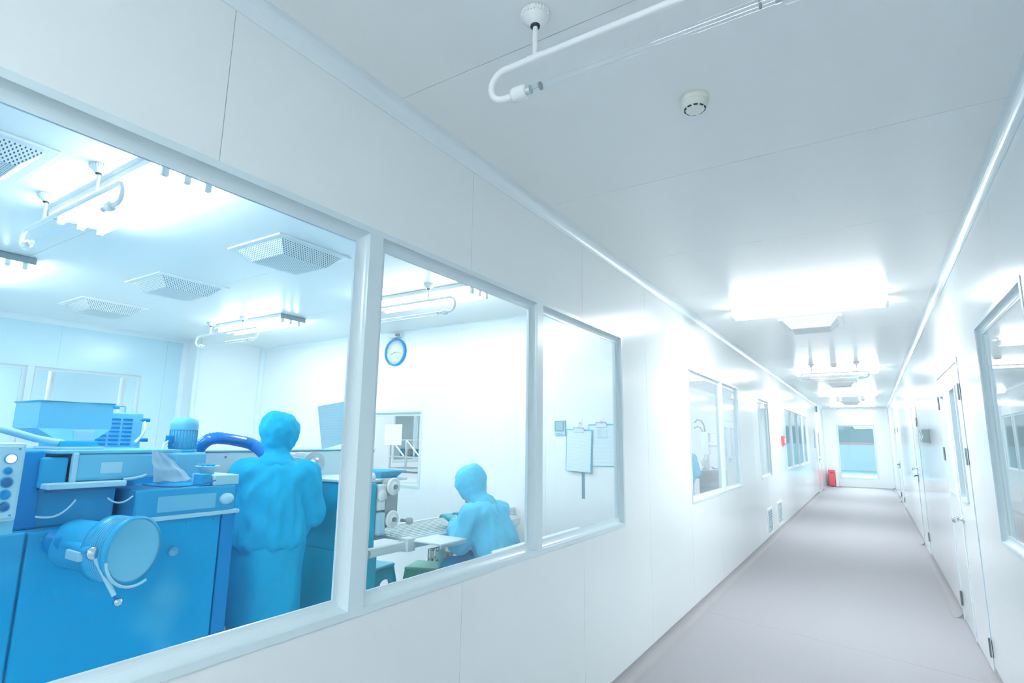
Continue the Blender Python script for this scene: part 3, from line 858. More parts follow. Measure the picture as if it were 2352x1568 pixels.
t = thing('wall_dispenser', 'shiny dark dispenser on the wall between the double door and the lever door', 'dispenser', tuple(fn_right(8.05, 0, 1.46)))
q = MB(); fbox(q, fn_right, 7.94, 8.18, 0, 0.01, 1.455, 1.615); q.build('back_plate', 'iron', t)
q = MB()
prof = [(0.01, 1.46), (0.07, 1.463), (0.078, 1.485), (0.062, 1.535), (0.078, 1.585), (0.07, 1.61), (0.01, 1.61)]
q.extrude(prof, lambda p, z, s: fn_right(s, p, z), 7.95, 8.17); q.build('curved_cover', 'chrome', t)
for s_ in (7.945, 8.175):
    q = MB(); q.extrude([(p*1.05, z) for p, z in prof], lambda p, z, s: fn_right(s, p, z), s_-0.004, s_+0.004); q.build('side_plate', 'iron', t)

t = thing('exit_light', 'small dark-sided exit light high on the wall near the corridor end', 'exit light', tuple(fn_left(21.0, 0, 2.5)))
q = MB(); fbox(q, fn_left, 20.75, 21.25, 0.0, 0.05, 2.44, 2.62); q.build('housing', 'white_plastic', t)
q = MB(); fbox(q, fn_left, 20.745, 20.755, 0.0, 0.052, 2.44, 2.62); q.build('end_cap', 'slate', t)
q = MB(); fbox(q, fn_left, 20.80, 21.20, 0.05, 0.053, 2.47, 2.59); q.build('sign_face', 'white', t)
tag(MB().box(XL+0.0, XL+0.006, 19.30, 19.62, 1.28, 1.86).build('notice_board', 'grey'), 'thin grey notice board beside the door near the corridor end', 'notice board')

# ------------------------------------------------------------------ things on the walls of the production room
t = thing('wall_clock', 'round wall clock with a bright blue rim on the white end wall', 'clock', (-4.775, REY, 2.45))
mb = MB(); R = 0.168
mb.lathe([(0.145, -0.012), (0.148, -0.03), (0.158, -0.036), (R, -0.028), (R, 0.0), (0.1, 0.0)], (-4.775, REY, 2.45), (0, 1, 0), 48); mb.build('rim', 'clock_blue', t)
MB().lathe([(0, -0.014), (0.15, -0.014), (0.15, -0.006), (0, -0.006)], (-4.775, REY, 2.45), (0, 1, 0), 48).build('dial', 'white', t)
for ang, L, w in ((-1.9, 0.075, 0.005), (1.75, 0.1, 0.0035), (2.6, 0.11, 0.0015)):
    dx, dz = math.sin(ang), math.cos(ang)
    MB().tube([(-4.775-dx*0.015, REY-0.018, 2.45-dz*0.015), (-4.775+dx*L, REY-0.018, 2.45+dz*L)], w*0.6, 6).build('hand', 'grey', t)
for k in range(12):
    a = 2*PI*k/12
    MB().cyl((-4.775+0.12*math.sin(a), REY-0.0145, 2.45+0.12*math.cos(a)), (-4.775+0.132*math.sin(a), REY-0.0145, 2.45+0.132*math.cos(a)), 0.0014, 5).build('hour_mark', 'lcd', t)

tag(MB().box(-4.87, -4.60, REY-0.006-0.012, REY-0.018+0.002, 1.345, 1.585).build('pinned_sheet', 'paper_plain'), 'plain white sheet stuck on the small window below the clock', 'paper')

def clipboard(label, x0, x1, z0, z1, tilt, dy, board):
    cx = (x0+x1)/2
    t = thing('clipboard', label, 'clipboard', (cx, REY-dy, z1), 0, 'clipboards hanging on the end wall')
    w = (x1-x0)/2; h = z1-z0
    t.rotation_euler = (0, tilt, 0)
    MB().bbox(-w, w, -0.004, 0.0, -h, 0, 0.0015).build('board', board, t, True)
    MB().bbox(-w+0.012, w-0.008, -0.014, -0.004, -h+0.006, -0.012, 0.002).build('paper_stack', 'paper', t, True)
    c = MB().bbox(-0.055, 0.055, -0.02, -0.014, -0.03, 0.012, 0.003).build('clip', 'steel', t, True)
    MB().tube([(-0.05, -0.02, 0.0), (-0.05, -0.026, 0.016), (0.05, -0.026, 0.016), (0.05, -0.02, 0.0)], 0.0022, 6).build('spring_wire', 'iron', c, True)
    MB().tube(arc((0, -0.008, 0.02), 0.011, 0, 2*PI, 12), 0.002, 6).build('hanging_ring', 'steel', t, True)
    return t
clipboard('clipboard with a thick sheaf hung askew over a dark strip', -2.455, -2.185, 1.14, 1.535, math.radians(2), 0.022, 'clip_blue')
clipboard('clipboard with ruled sheet partly behind the askew one', -2.235, -1.965, 1.20, 1.585, math.radians(-1), 0.002, 'clip_blue')
tag(MB().bbox(-2.31, -2.28, REY-0.004, REY, 0.90, 1.16, 0.001).build('hanging_strip', 'slate'), 'narrow slate strip hanging below the askew clipboard', 'strip')
for x, lab in ((-2.32, 'small white hook above the askew clipboard'), (-2.10, 'small white hook above the ruled clipboard')):
    h = thing('wall_hook', lab, 'hook', (x, REY, 1.6), 0, 'wall hooks')
    MB().bbox(x-0.02, x+0.02, REY-0.005, REY, 1.575, 1.64, 0.002).build('plate', 'white_plastic', h)
    MB().tube([(x, REY-0.004, 1.6), (x, REY-0.02, 1.585), (x, REY-0.024, 1.598)], 0.003, 6).build('prong', 'steel', h)
t = thing('hygrometer', 'small grey hygrometer with a display hung beside the clipboards', 'hygrometer', (-2.535, REY, 1.48))
MB().bbox(-2.595, -2.475, REY-0.022, REY, 1.478, 1.625, 0.012).build('case', 'm_pale', t)
MB().bbox(-2.585, -2.487, REY-0.025, REY-0.02, 1.515, 1.615, 0.002).build('display_bezel', 'slate', t)
MB().box(-2.575, -2.497, REY-0.0262, REY-0.025, 1.525, 1.605).build('display', 'lcd', t)
for x in (-2.56, -2.535, -2.51): MB().cyl((x, REY-0.022, 1.495), (x, REY-0.027, 1.495), 0.006, 10).build('button', 'grey', t)

t = thing('corner_lamp', 'small white twin-spot emergency lamp high above the clock', 'lamp', (-4.77, REY, 2.62))
MB().bbox(-4.86, -4.68, REY-0.05, REY, 2.625, 2.675, 0.006).build('housing', 'white_plastic', t)
for x in (-4.72, -4.69): MB().lathe([(0, -0.075), (0.016, -0.075), (0.018, -0.05), (0.01, -0.045)], (x, REY, 2.65), (0, 1, 0), 12).build('spot', 'grey', t)

t = thing('towel_holder', 'white holder with a hanging roll on the wall behind the seated worker', 'towel holder', (-3.1, REY, 0.6))
MB().bbox(-3.2, -3.04, REY-0.13, REY, 0.735, 0.775, 0.006).build('shelf', 'white_steel', t)
MB().bbox(-3.06, -3.04, REY-0.13, REY, 0.6, 0.735, 0.004).build('bracket', 'white_steel', t)
MB().lathe([(0, 0), (0.05, 0), (0.05, 0.1), (0, 0.1)], (-3.16, REY-0.065, 0.67), (1, 0, 0), 20).build('roll', 'paper_plain', t)

# sheet stuck to the room side of the first window post
q = MB()
cs, ct = math.cos(math.radians(-12)), math.sin(math.radians(-12))
def shp(a, b, d): return Vector((XL-T-0.008-d, 1.327+a*cs-b*ct, 1.492+a*ct*-1+b*cs))
q.extrude([(-0.125, -0.07), (0.105, -0.07), (0.105, 0.07), (-0.125, 0.07)], lambda a, b, d: Vector((XL-T-0.006-d, 1.327+a*cs+b*ct*-1*-1, 1.492-a*ct+b*cs)), 0.0, 0.0012)
tag(q.build('taped_notice', 'paper_blue'), 'pale blue sheet taped askew behind the first window post', 'paper')

# ------------------------------------------------------------------ the big blue machine
FX = -2.97
m1 = thing('extruder', 'large blue enamelled extruder with hopper, drum and control box behind the pane with an added blue cast', 'machine', (-3.35, 1.0, FZ))
def P(name, mb, m_, parent=m1): return mb.build(name, m_, parent)
P('cabinet_panel', MB().bbox(FX-0.02, FX, 0.955, 1.775, FZ+0.06, 1.03, 0.006), 'm_blue')
P('cabinet_panel', MB().bbox(FX-0.02, FX, -0.35, 0.945, FZ+0.06, 1.03, 0.006), 'm_blue')
P('cabinet_panel', MB().bbox(FX-0.025, FX-0.004, 1.785, 1.86, FZ+0.06, 1.03, 0.006), 'm_blue2')
P('cabinet_body', MB().box(-3.75, FX-0.02, -0.35, 1.86, FZ+0.06, 1.03), 'm_blue')
P('plinth', MB().box(-3.72, FX-0.06, -0.32, 1.82, FZ, FZ+0.06), 'm_dark')
P('upper_housing', MB().bbox(-3.62, FX-0.1, -0.35, 1.30, 1.03, 1.2, 0.01), 'm_mid')
P('work_ledge', MB().bbox(FX-0.08, FX+0.02, 0.99, 1.29, 1.198, 1.222, 0.004), 'm_pale')
g = P('gear_housing', MB().bbox(-3.4, -3.02, 1.10, 1.47, 1.222, 1.345, 0.015), 'm_light')
P('name_plate', MB().box(-3.021, -3.017, 1.20, 1.29, 1.255, 1.305), 'm_pale', g)
P('housing_post', MB().bbox(-3.03, -3.0, 1.085, 1.105, 1.2, 1.35, 0.004), 'm_pale', g)
P('side_housing', MB().bbox(-3.45, -3.03, 0.98, 1.08, 1.2, 1.33, 0.01), 'm_mid')
P('top_plate', MB().bbox(-3.6, -3.02, 1.02, 1.56, 1.345, 1.36, 0.004), 'm_light')
P('throat', MB().bbox(-3.48, -3.22, 1.10, 1.26, 1.36, 1.40, 0.006), 'm_mid')
P('rear_housing', MB().bbox(-4.16, -3.62, 0.9, 1.86, 1.03, 1.345, 0.01), 'm_mid')
P('gearbox_base', MB().bbox(-3.62, -3.28, 1.62, 1.86, 1.03, 1.15, 0.008), 'm_mid')
# hopper
h = MB()
x0, x1, y0, y1 = -3.62, -3.30, 1.03, 1.335
tx0, tx1, ty0, ty1 = -3.40, -3.26, 1.13, 1.23
def shell(mb, a, b, t=0.003):
    n = len(a)
    ca = sum((Vector(p) for p in a), Vector())/n; cb = sum((Vector(p) for p in b), Vector())/n
    vs_ = [Vector(p) for p in a]+[Vector(p) for p in b]
    vi = [Vector(p)+(ca-Vector(p)).normalized()*t*1.4 for p in a]+[Vector(p)+(cb-Vector(p)).normalized()*t*1.4 for p in b]
    fs = []
    for i in range(n):
        j = (i+1) % n
        fs += [(i, j, n+j, n+i), (2*n+i, 3*n+i, 3*n+j, 2*n+j), (i, 2*n+i, 2*n+j, j), (n+i, n+j, 3*n+j, 3*n+i)]
    mb.add(vs_+vi, fs)
shell(h, [(x0,y0,1.585),(x1,y0,1.585),(x1,y1,1.585),(x0,y1,1.585)], [(x0,y0,1.458),(x1,y0,1.458),(x1,y1,1.458),(x0,y1,1.458)])
shell(h, [(x0,y0,1.458),(x1,y0,1.458),(x1,y1,1.458),(x0,y1,1.458)], [(tx0-.08,ty0,1.385),(tx1,ty0,1.385),(tx1,ty1,1.385),(tx0-.08,ty1,1.385)])
hp = P('hopper', h, 'm_light')
P('hopper_rim', MB().tube([(x0-.004,y0-.004,1.586),(x1+.004,y0-.004,1.586),(x1+.004,y1+.004,1.586),(x0-.004,y1+.004,1.586)], 0.004, 6, closed=True), 'm_mid', hp)
P('shutter_plate', MB().bbox(-3.285, -3.27, 1.17, 1.255, 1.385, 1.45, 0.003), 'm_pale', hp)
P('latch', MB().cyl((-3.3, 1.335, 1.57), (-3.3, 1.36, 1.57), 0.008, 10), 'm_mid', hp)
# louvred drive box behind
lb = P('drive_box', MB().bbox(-4.15, -3.76, 1.36, 1.69, 1.34, 1.56, 0.008), 'm_light')
for r in range(7):
    for c in range(4):
        P('louvre_slot', MB().bbox(-3.762, -3.755, 1.385+c*0.065, 1.437+c*0.065, 1.372+r*0.024, 1.382+r*0.024, 0.002), 'm_blue2', lb)
P('top_rail', MB().tube([(-3.8, 1.40, 1.56), (-3.8, 1.40, 1.60), (-3.8, 1.60, 1.60), (-3.8, 1.60, 1.56)], 0.006, 8), 'm_light', lb)
for z in (1.40, 1.52): P('tap', MB().cyl((-3.77, 1.67, z), (-3.77, 1.73, z), 0.011, 10), 'm_blue2', lb)
P('cable', MB().tube([(-3.76, 1.70, 1.51), (-3.72, 1.69, 1.46), (-3.74, 1.68, 1.42), (-3.70, 1.63, 1.385)], 0.008, 8), 'white_plastic', lb)
# upright motor
vm = P('upright_motor', MB().lathe([(0, 0), (0.07, 0), (0.07, 0.115), (0.066, 0.12), (0.066, 0.155), (0.05, 0.178), (0, 0.18)], (-3.4, 1.755, 1.352), (0, 0, 1), 28), 'm_light')
for k in range(26):
    a = 2*PI*k/26
    c, s = math.cos(a), math.sin(a)
    P('cooling_fin', MB().tube([(-3.4+0.07*c, 1.755+0.07*s, 1.362), (-3.4+0.07*c, 1.755+0.07*s, 1.462)], 0.0035, 5), 'm_mid', vm)
P('fan_cowl', MB().lathe([(0.073, 0.112), (0.074, 0.14), (0.068, 0.168), (0.045, 0.184), (0, 0.186)], (-3.4, 1.755, 1.352), (0, 0, 1), 28), 'm_light', vm)
P('terminal_box', MB().bbox(-3.42, -3.37, 1.665, 1.69, 1.39, 1.43, 0.003), 'm_blue2', vm)
P('cable', MB().tube([(-3.39, 1.67, 1.40), (-3.36, 1.63, 1.38), (-3.34, 1.615, 1.30), (-3.3, 1.61, 1.22)], 0.006, 8), 'white_plastic', vm)
P('gearbox', MB().bbox(-3.5, -3.3, 1.68, 1.85, 1.15, 1.335, 0.012), 'm_light')
P('gearbox_flange', MB().lathe([(0, 0), (0.075, 0), (0.075, 0.018), (0, 0.018)], (-3.4, 1.755, 1.334), (0, 0, 1), 24), 'm_mid')
# box with a clear front at the delivery end
P('delivery_box', MB().bbox(-3.3, FX+0.01, 1.34, 1.84, 1.03, 1.17, 0.008), 'm_mid')
P('box_window', MB().box(FX+0.009, FX+0.014, 1.44, 1.73, 1.06, 1.135), 'm_light')
P('box_foot_rail', MB().bbox(FX-0.02, FX+0.03, 1.30, 1.86, 1.022, 1.042, 0.003), 'm_pale')
P('dome_nut', MB().ellipsoid((FX+0.01, 1.79, 1.10), (0.03, 0.04, 0.03)), 'm_pale')
P('sample_block', MB().bbox(-3.2, FX, 1.72, 1.86, 1.17, 1.225, 0.006), 'm_pale')
# round drum
DA = Vector((0.943, 0.333, 0)).normalized(); DF = Vector((-2.62, 1.208, 0.963)); DB = DF-DA*0.13
dm = P('drum', MB().lathe([(0, 0), (0.133, 0), (0.133, 0.03), (0.128, 0.035), (0.128, 0.1), (0.133, 0.105), (0.133, 0.13), (0.124, 0.132)], DB, DA, 40), 'm_mid')
P('drum_mount', MB().tube([DB+DA*0.02, (FX-0.01, 1.12, 0.963)], 0.1, 28), 'm_mid', dm)
P('drum_lid', MB().lathe([(0, 0.126), (0.118, 0.126), (0.126, 0.132), (0.126, 0.12)], DB, DA, 40), 'm_light', dm)
DS = Vector((-DA.y, DA.x, 0))
def dpt(r, a, h): return DB + DA*h + DS*(r*math.cos(a)) + Vector((0, 0, r*math.sin(a)))
for k in range(6):
    P('drum_rib', MB().tube([dpt(0.129, 2*PI*i/32, 0.04+k*0.011) for i in range(32)], 0.0015, 5, closed=True), 'm_light', dm)
P('drip_rail', MB().tube([dpt(0.142, math.radians(d_), 0.145) for d_ in range(190, 300, 8)], 0.006, 8), 'm_pale', dm)
# crank lever
sh = P('crank_shaft', MB().cyl((FX-0.02, 1.065, 0.98), (-2.64, 1.06, 0.972), 0.022, 18), 'm_mid')
P('shaft_flange', MB().lathe([(0, 0), (0.06, 0), (0.06, 0.02), (0.035, 0.04), (0.035, 0.09), (0, 0.09)], (FX-0.01, 1.065, 0.98), (1, 0, 0), 24), 'm_blue2', sh)
P('shaft_clamp', MB().bbox(-2.80, -2.68, 1.03, 1.085, 0.935, 0.972, 0.004), 'm_pale', sh)
P('crank_hub', MB().lathe([(0, 0), (0.024, 0), (0.026, 0.02), (0.02, 0.032), (0, 0.034)], (-2.65, 1.062, 0.97), (1, 0, 0), 20), 'chrome', sh)
P('crank_arm', MB().cyl((-2.63, 1.066, 0.962), (-2.605, 1.145, 0.80), 0.0095, 12), 'm_pale', sh)
P('crank_neck', MB().cyl((-2.605, 1.145, 0.80), (-2.602, 1.153, 0.784), 0.005, 10), 'm_dark', sh)
P('crank_knob', MB().ellipsoid((-2.60, 1.160, 0.773), (0.017, 0.018, 0.016)), 'chrome', sh)
P('sight_glass', MB().lathe([(0.016, 0), (0.022, 0.0), (0.022, 0.008), (0.016, 0.01), (0.012, 0.004), (0, 0.004)], (FX, 1.545, 0.865), (1, 0, 0), 24), 'm_light')
P('cable', MB().tube([(FX+.012, 1.10-0.0135*i, 1.085+0.065*abs((i-6.5)/6.5)**2.2*(1 if i < 6 else 0.45)) for i in range(11)], 0.0045, 8), 'm_pale')
P('cable', MB().tube([(FX+.014, 1.22+0.0105*i, 1.123+0.026*((i-5)/5)**2) for i in range(11)], 0.0038, 8), 'm_pale')
# control box
cb = P('control_box', MB().bbox(-2.95, -2.7, 0.60, 0.822, 1.115, 1.398, 0.008), 'm_pale')
P('box_lid', MB().bbox(-2.702, -2.692, 0.61, 0.812, 1.125, 1.388, 0.004), 'm_pale', cb)
P('box_bracket', MB().bbox(-2.95, -2.75, 0.62, 0.835, 1.06, 1.115, 0.004), 'm_light')
for y, z, r, m_, nm in ((0.777, 1.341, 0.0155, 'red_lamp', 'indicator_lamp'), (0.774, 1.297, 0.010, 'm_blue2', 'button'), (0.775, 1.256, 0.0165, 'm_dark', 'button'), (0.776, 1.212, 0.014, 'm_blue2', 'button'), (0.778, 1.169, 0.015, 'm_dark', 'button')):
    bz = P('bezel' if nm == 'button' else 'lamp_bezel', MB().lathe([(0, 0), (r+0.004, 0), (r+0.004, 0.004), (r, 0.006)], (-2.692, y, z), (1, 0, 0), 20), 'm_mid', cb)
    P(nm, MB().lathe([(0, 0.012), (r*0.8, 0.012), (r, 0.008), (r, 0.0)], (-2.692, y, z), (1, 0, 0), 20), m_, cb)
for y in (0.622, 0.8):
    for z in (1.137, 1.376): P('screw', MB().cyl((-2.692, y, z), (-2.689, y, z), 0.004, 8), 'm_mid', cb)
for y in (1.0, 1.2, 1.4, 1.6, 1.74):
    P('panel_bolt', MB().cyl((FX, y, 0.995), (FX+0.006, y, 0.995), 0.007, 6), 'm_mid')
P('ledge_painted_shade', MB().box(FX-0.09, FX-0.02, 0.99, 1.30, 1.185, 1.198), 'm_dark')  # dark strip painted as the shade under the work ledge
P('side_duct', MB().bbox(-3.2, -3.05, 0.9, 1.0, 1.03, 1.36, 0.01), 'm_blue2')
P('throat_collar', MB().bbox(-3.5, -3.2, 1.09, 1.28, 1.36, 1.372, 0.003), 'm_pale')
P('drain_pipe', MB().tube([(-3.02, 1.40, 1.24), (-2.99, 1.37, 1.235), (-2.985, 1.33, 1.228), (-2.985, 1.29, 1.225)], 0.007, 8), 'm_pale')
P('black_lead', MB().tube([(FX+0.012, 1.36+0.045*i, 1.178-0.0*i+0.022*((i-4)/4)**2) for i in range(9)], 0.0035, 6), 'm_dark')
P('switch_box', MB().bbox(-3.06, -2.99, 1.655, 1.715, 1.172, 1.232, 0.004), 'm_mid')
P('feed_pipe', MB().tube([(-3.0, 0.62, 1.47), (-3.1, 0.85, 1.45), (-3.2, 1.0, 1.41), (-3.25, 1.12, 1.39)], 0.016, 10), 'm_pale')

# plastic sheet draped over the delivery end
q = MB(); N = 15; pts = []
for i in range(N):
    for j in range(N):
        u, v = i/(N-1), j/(N-1)
        y = 1.385 + 0.035*v + u*(0.06+0.11*v) - 0.03*v*(1-u)
        z = 1.365 - 0.155*v - 0.02*u*(1-v) + 0.008*noise.noise(Vector((u*5, v*5, 1)))
        x = FX+0.01 + 0.035*v + 0.02*math.sin(u*8+v*3)*v + 0.016*noise.noise(Vector((u*4, v*4, 7)))
        pts.append(Vector((x, y, z)))
fs = [(i*N+j, i*N+j+1, (i+1)*N+j+1, (i+1)*N+j) for i in range(N-1) for j in range(N-1)]
q.add(pts, fs, True); q.add([p+Vector((-0.002, 0, 0)) for p in pts], [f[::-1] for f in fs], True)
tag(q.build('plastic_sheet', 'plastic_sheet', fix=False), 'crumpled translucent plastic bag hanging off the delivery end of the extruder', 'plastic bag')

# tray of pieces on the machine
t = thing('steel_tray', 'round shallow steel dish heaped with dark pieces on the extruder', 'dish', (-3.12, 1.76, 1.225))
MB().lathe([(0, 0.0), (0.035, 0.0), (0.04, 0.028), (0.062, 0.04), (0.062, 0.043), (0.038, 0.034), (0, 0.03)], (-3.12, 1.76, 1.225), (0, 0, 1), 28).build('dish', 'm_pale', t)
rnd = random.Random(7)
for k in range(26):
    a, r = rnd.uniform(0, 2*PI), 0.045*math.sqrt(rnd.random())
    MB().ellipsoid((-3.12+r*math.cos(a), 1.76+r*math.sin(a), 1.225+0.044+rnd.uniform(0, 0.006)), (0.008, 0.007, 0.005), 7, 5).build('piece', 'm_mid', t)

# ------------------------------------------------------------------ long steel cooling tunnel behind
t2 = thing('cooling_tunnel', 'long pale steel cooling tunnel behind the standing worker', 'machine', (-4.5, 3.0, FZ))
P('tunnel_body', MB().bbox(-4.8, -4.2, 1.75, 4.04, 0.75, 1.31, 0.01), 'tunnel', t2)
P('lid', MB().bbox(-4.83, -4.19, 1.74, 4.05, 1.31, 1.325, 0.004), 'm_pale', t2)
P('blue_base', MB().bbox(-4.78, -4.22, 1.8, 4.0, FZ+0.12, 0.75, 0.01), 'm_teal', t2)
for y in (1.95, 3.85):
    for x in (-4.7, -4.3): P('foot', MB().cyl((x, y, FZ), (x, y, FZ+0.13), 0.03, 12), 'iron', t2)
for y in (2.1, 2.5, 2.9, 3.3, 3.7, 3.98): P('bolt', MB().cyl((-4.2, y, 1.27), (-4.192, y, 1.27), 0.008, 8), 'iron', t2)
ro = P('roller', MB().cyl((-3.95, 2.98, 1.235), (-3.62, 2.86, 1.235), 0.075, 28), 'chrome', t2)
P('roller_collar', MB().cyl((-3.63, 2.864, 1.235), (-3.605, 2.855, 1.235), 0.085, 28), 'steel', ro)
P('roller_shaft', MB().tube([(-3.61, 2.857, 1.235), (-3.55, 2.835, 1.235), (-3.549, 2.835, 1.235), (-3.50, 2.817, 1.235)], [0.042, 0.042, 0.028, 0.024], 18), 'steel', ro)
P('roller_nut', MB().cyl((-3.51, 2.821, 1.235), (-3.48, 2.81, 1.235), 0.033, 6), 'chrome', ro)
P('roller_bracket', MB().bbox(-4.2, -3.9, 2.94, 3.02, 1.16, 1.30, 0.006), 'white_steel', t2)
P('adjuster', MB().tube([(-4.19, 3.86, 1.19), (-4.1, 3.86, 1.19)], 0.05, 18), 'white_steel', t2)
P('thumb_screw', MB().tube([(-4.12, 3.93, 1.19), (-4.12, 3.93, 1.29), (-4.12, 3.90, 1.30), (-4.12, 3.96, 1.30)], 0.008, 8), 'slate', t2)
P('edge_knob', MB().cyl((-4.3, 2.9, 1.325), (-4.3, 2.9, 1.36), 0.014, 12), 'slate', t2)
P('edge_knob', MB().cyl((-4.3, 3.75, 1.325), (-4.3, 3.75, 1.45), 0.012, 12), 'slate', t2)

# ribbed blue hose
t = thing('ribbed_hose', 'glossy ribbed blue hose arching over beside the standing worker', 'hose', (-3.95, 2.2, 1.32))
path = [Vector(p) for p in ((-3.98, 2.16, 1.325), (-3.95, 2.17, 1.37), (-3.92, 2.20, 1.405), (-3.9, 2.25, 1.418), (-3.9, 2.34, 1.41), (-3.9, 2.45, 1.39), (-3.88, 2.51, 1.37), (-3.84, 2.55, 1.33), (-3.8, 2.575, 1.28), (-3.77, 2.59, 1.22), (-3.76, 2.6, 1.12))]
def resample(pts, n):
    L = [0]
    for a, b in zip(pts[:-1], pts[1:]): L.append(L[-1]+(b-a).length)
    out = []
    for i in range(n):
        s = L[-1]*i/(n-1); k = 0
        while k < len(L)-2 and L[k+1] < s: k += 1
        out.append(pts[k].lerp(pts[k+1], (s-L[k])/(L[k+1]-L[k])))
    for _ in range(2):
        out = [out[0]] + [(out[i-1]+out[i]*2+out[i+1])/4 for i in range(1, n-1)] + [out[-1]]
    return out
hp = resample(path, 90)
MB().tube(hp, [0.04 + (0.004 if i % 2 else 0.0) for i in range(90)], 16).build('hose_wall', 'hose', t)
MB().tube([hp[0], hp[0]-Vector((0.01, 0.003, 0.03))], 0.046, 16).build('cuff', 'hose', t)

# ------------------------------------------------------------------ forming unit with belt pulleys
t3 = thing('forming_unit', 'teal forming unit with grey belt pulleys next to the conveyor', 'machine', (-3.3, 2.9, FZ))
P('cabinet', MB().bbox(-3.62, -2.93, 2.74, 2.90, FZ, 0.66, 0.01), 'm_teal', t3)
P('upper_cabinet', MB().bbox(-3.55, -2.95, 2.74, 2.885, 0.66, 1.12, 0.01), 'm_teal', t3)
P('rear_cabinet', MB().bbox(-3.55, -3.14, 2.84, 3.2, 0.76, 1.12, 0.01), 'm_teal', t3)
P('top_table', MB().bbox(-3.62, -3.0, 2.72, 3.24, 1.12, 1.14, 0.004), 'white_steel', t3)
P('gear_plate', MB().bbox(-3.12, -2.94, 2.89, 2.97, 0.93, 1.105, 0.006), 'white_steel', t3)
P('gear_cover', MB().lathe([(0, 0), (0.042, 0), (0.042, 0.008), (0, 0.012)], (-2.94, 2.925, 1.03), (1, 0, 0), 24), 'white_plastic', t3)
P('lower_guard', MB().bbox(-3.10, -2.93, 2.89, 2.97, 0.76, 0.92, 0.02), 'm_pale', t3)
P('lamp_dome', MB().lathe([(0, 0.05), (0.014, 0.047), (0.024, 0.03), (0.025, 0), (0, 0)], (-3.0, 2.88, 1.14), (0, 0, 1), 18), 'white_plastic', t3)
for z, nm in ((1.088, 'upper_pulley'), (0.862, 'lower_pulley')):
    pu = P(nm, MB().lathe([(0, 0), (0.062, 0), (0.062, 0.012), (0.05, 0.016), (0.036, 0.012), (0.034, 0.02), (0, 0.022)], (-2.93, 3.02, z), (1, 0, 0), 32), 'white_plastic', t3)
    P('pulley_hub', MB().cyl((-2.912, 3.02, z), (-2.895, 3.02, z), 0.016, 16), 'iron', pu)
bp = [(0.058*math.cos(a), 1.088+0.058*math.sin(a)) for a in [PI*i/12 for i in range(13)]] + [(0.058*math.cos(a), 0.862+0.058*math.sin(a)) for a in [PI+PI*i/12 for i in range(13)]]
q = MB(); q.extrude(bp, lambda a, b, d: Vector((d, 3.02+a, b)), -2.99, -2.935); P('drive_belt', q, 'rubber', t3)
P('hand_knob', MB().lathe([(0, 0), (0.012, 0), (0.012, 0.05), (0.024, 0.055), (0.026, 0.075), (0.02, 0.09), (0, 0.092)], (-2.93, 3.12, 0.845), (1, 0.15, 0), 18), 'grey', t3)
P('push_bar', MB().bbox(-2.97, -2.94, 2.62, 2.66, 0.80, 0.98, 0.004), 'm_pale', t3)
P('arm', MB().bbox(-2.98, -2.95, 2.64, 2.78, 0.90, 0.94, 0.004), 'm_pale', t3)

# ------------------------------------------------------------------ conveyor
t4 = thing('conveyor', 'long steel packing conveyor running from the forming unit to the seated worker', 'conveyor', (-3.05, 3.7, FZ))
P('belt', MB().bbox(-3.26, -2.82, 3.06, 4.55, 0.715, 0.735, 0.008), 'white_steel', t4)
P('far_rail', MB().bbox(-3.29, -3.26, 3.06, 4.55, 0.66, 0.75, 0.003), 'white_steel', t4)
P('near_rail', MB().bbox(-2.82, -2.79, 2.62, 4.55, 0.665, 0.725, 0.006), 'white_steel', t4)
P('rail_pivot', MB().cyl((-2.80, 2.66, 0.695), (-2.772, 2.66, 0.695), 0.026, 20), 'grey', t4)
P('rail_clamp', MB().bbox(-2.85, -2.765, 3.02, 3.10, 0.655, 0.745, 0.004), 'white_steel', t4)
for i in range(9): P('slide_bar', MB().cyl((-3.24+i*0.05, 3.08, 0.738), (-3.24+i*0.05, 4.5, 0.738), 0.005, 8), 'white_steel', t4)
P('side_plate', MB().bbox(-2.79, -2.52, 3.08, 3.37, 0.715, 0.727, 0.004), 'white_steel', t4)
P('side_plate_lip', MB().bbox(-2.535, -2.52, 3.08, 3.37, 0.695, 0.715, 0.003), 'steel', t4)
for x in (-3.25, -2.83):
    for y in (3.99, 4.5): P('leg', MB().box(x-0.02, x+0.02, y-0.02, y+0.02, FZ, 0.67), 'steel', t4)

t = thing('blue_tray', 'shallow blue plastic tray on the top of the forming unit', 'tray', (-3.8, 3.5, 1.02))
t.location = (-3.22, 3.09, 1.14)
q = MB(); shell(q, [(-3.42,2.99,1.185),(-3.02,2.99,1.185),(-3.02,3.22,1.185),(-3.42,3.22,1.185)], [(-3.38,3.02,1.142),(-3.06,3.02,1.142),(-3.06,3.19,1.142),(-3.38,3.19,1.142)], 0.005); q.build('sides', 'tray_blue', t)
MB().box(-3.38, -3.06, 3.02, 3.19, 1.14, 1.145).build('bottom', 'tray_blue', t)
MB().tube([(-3.425,2.985,1.186),(-3.015,2.985,1.186),(-3.015,3.225,1.186),(-3.425,3.225,1.186)], 0.006, 6, closed=True).build('rim', 'tray_blue', t)

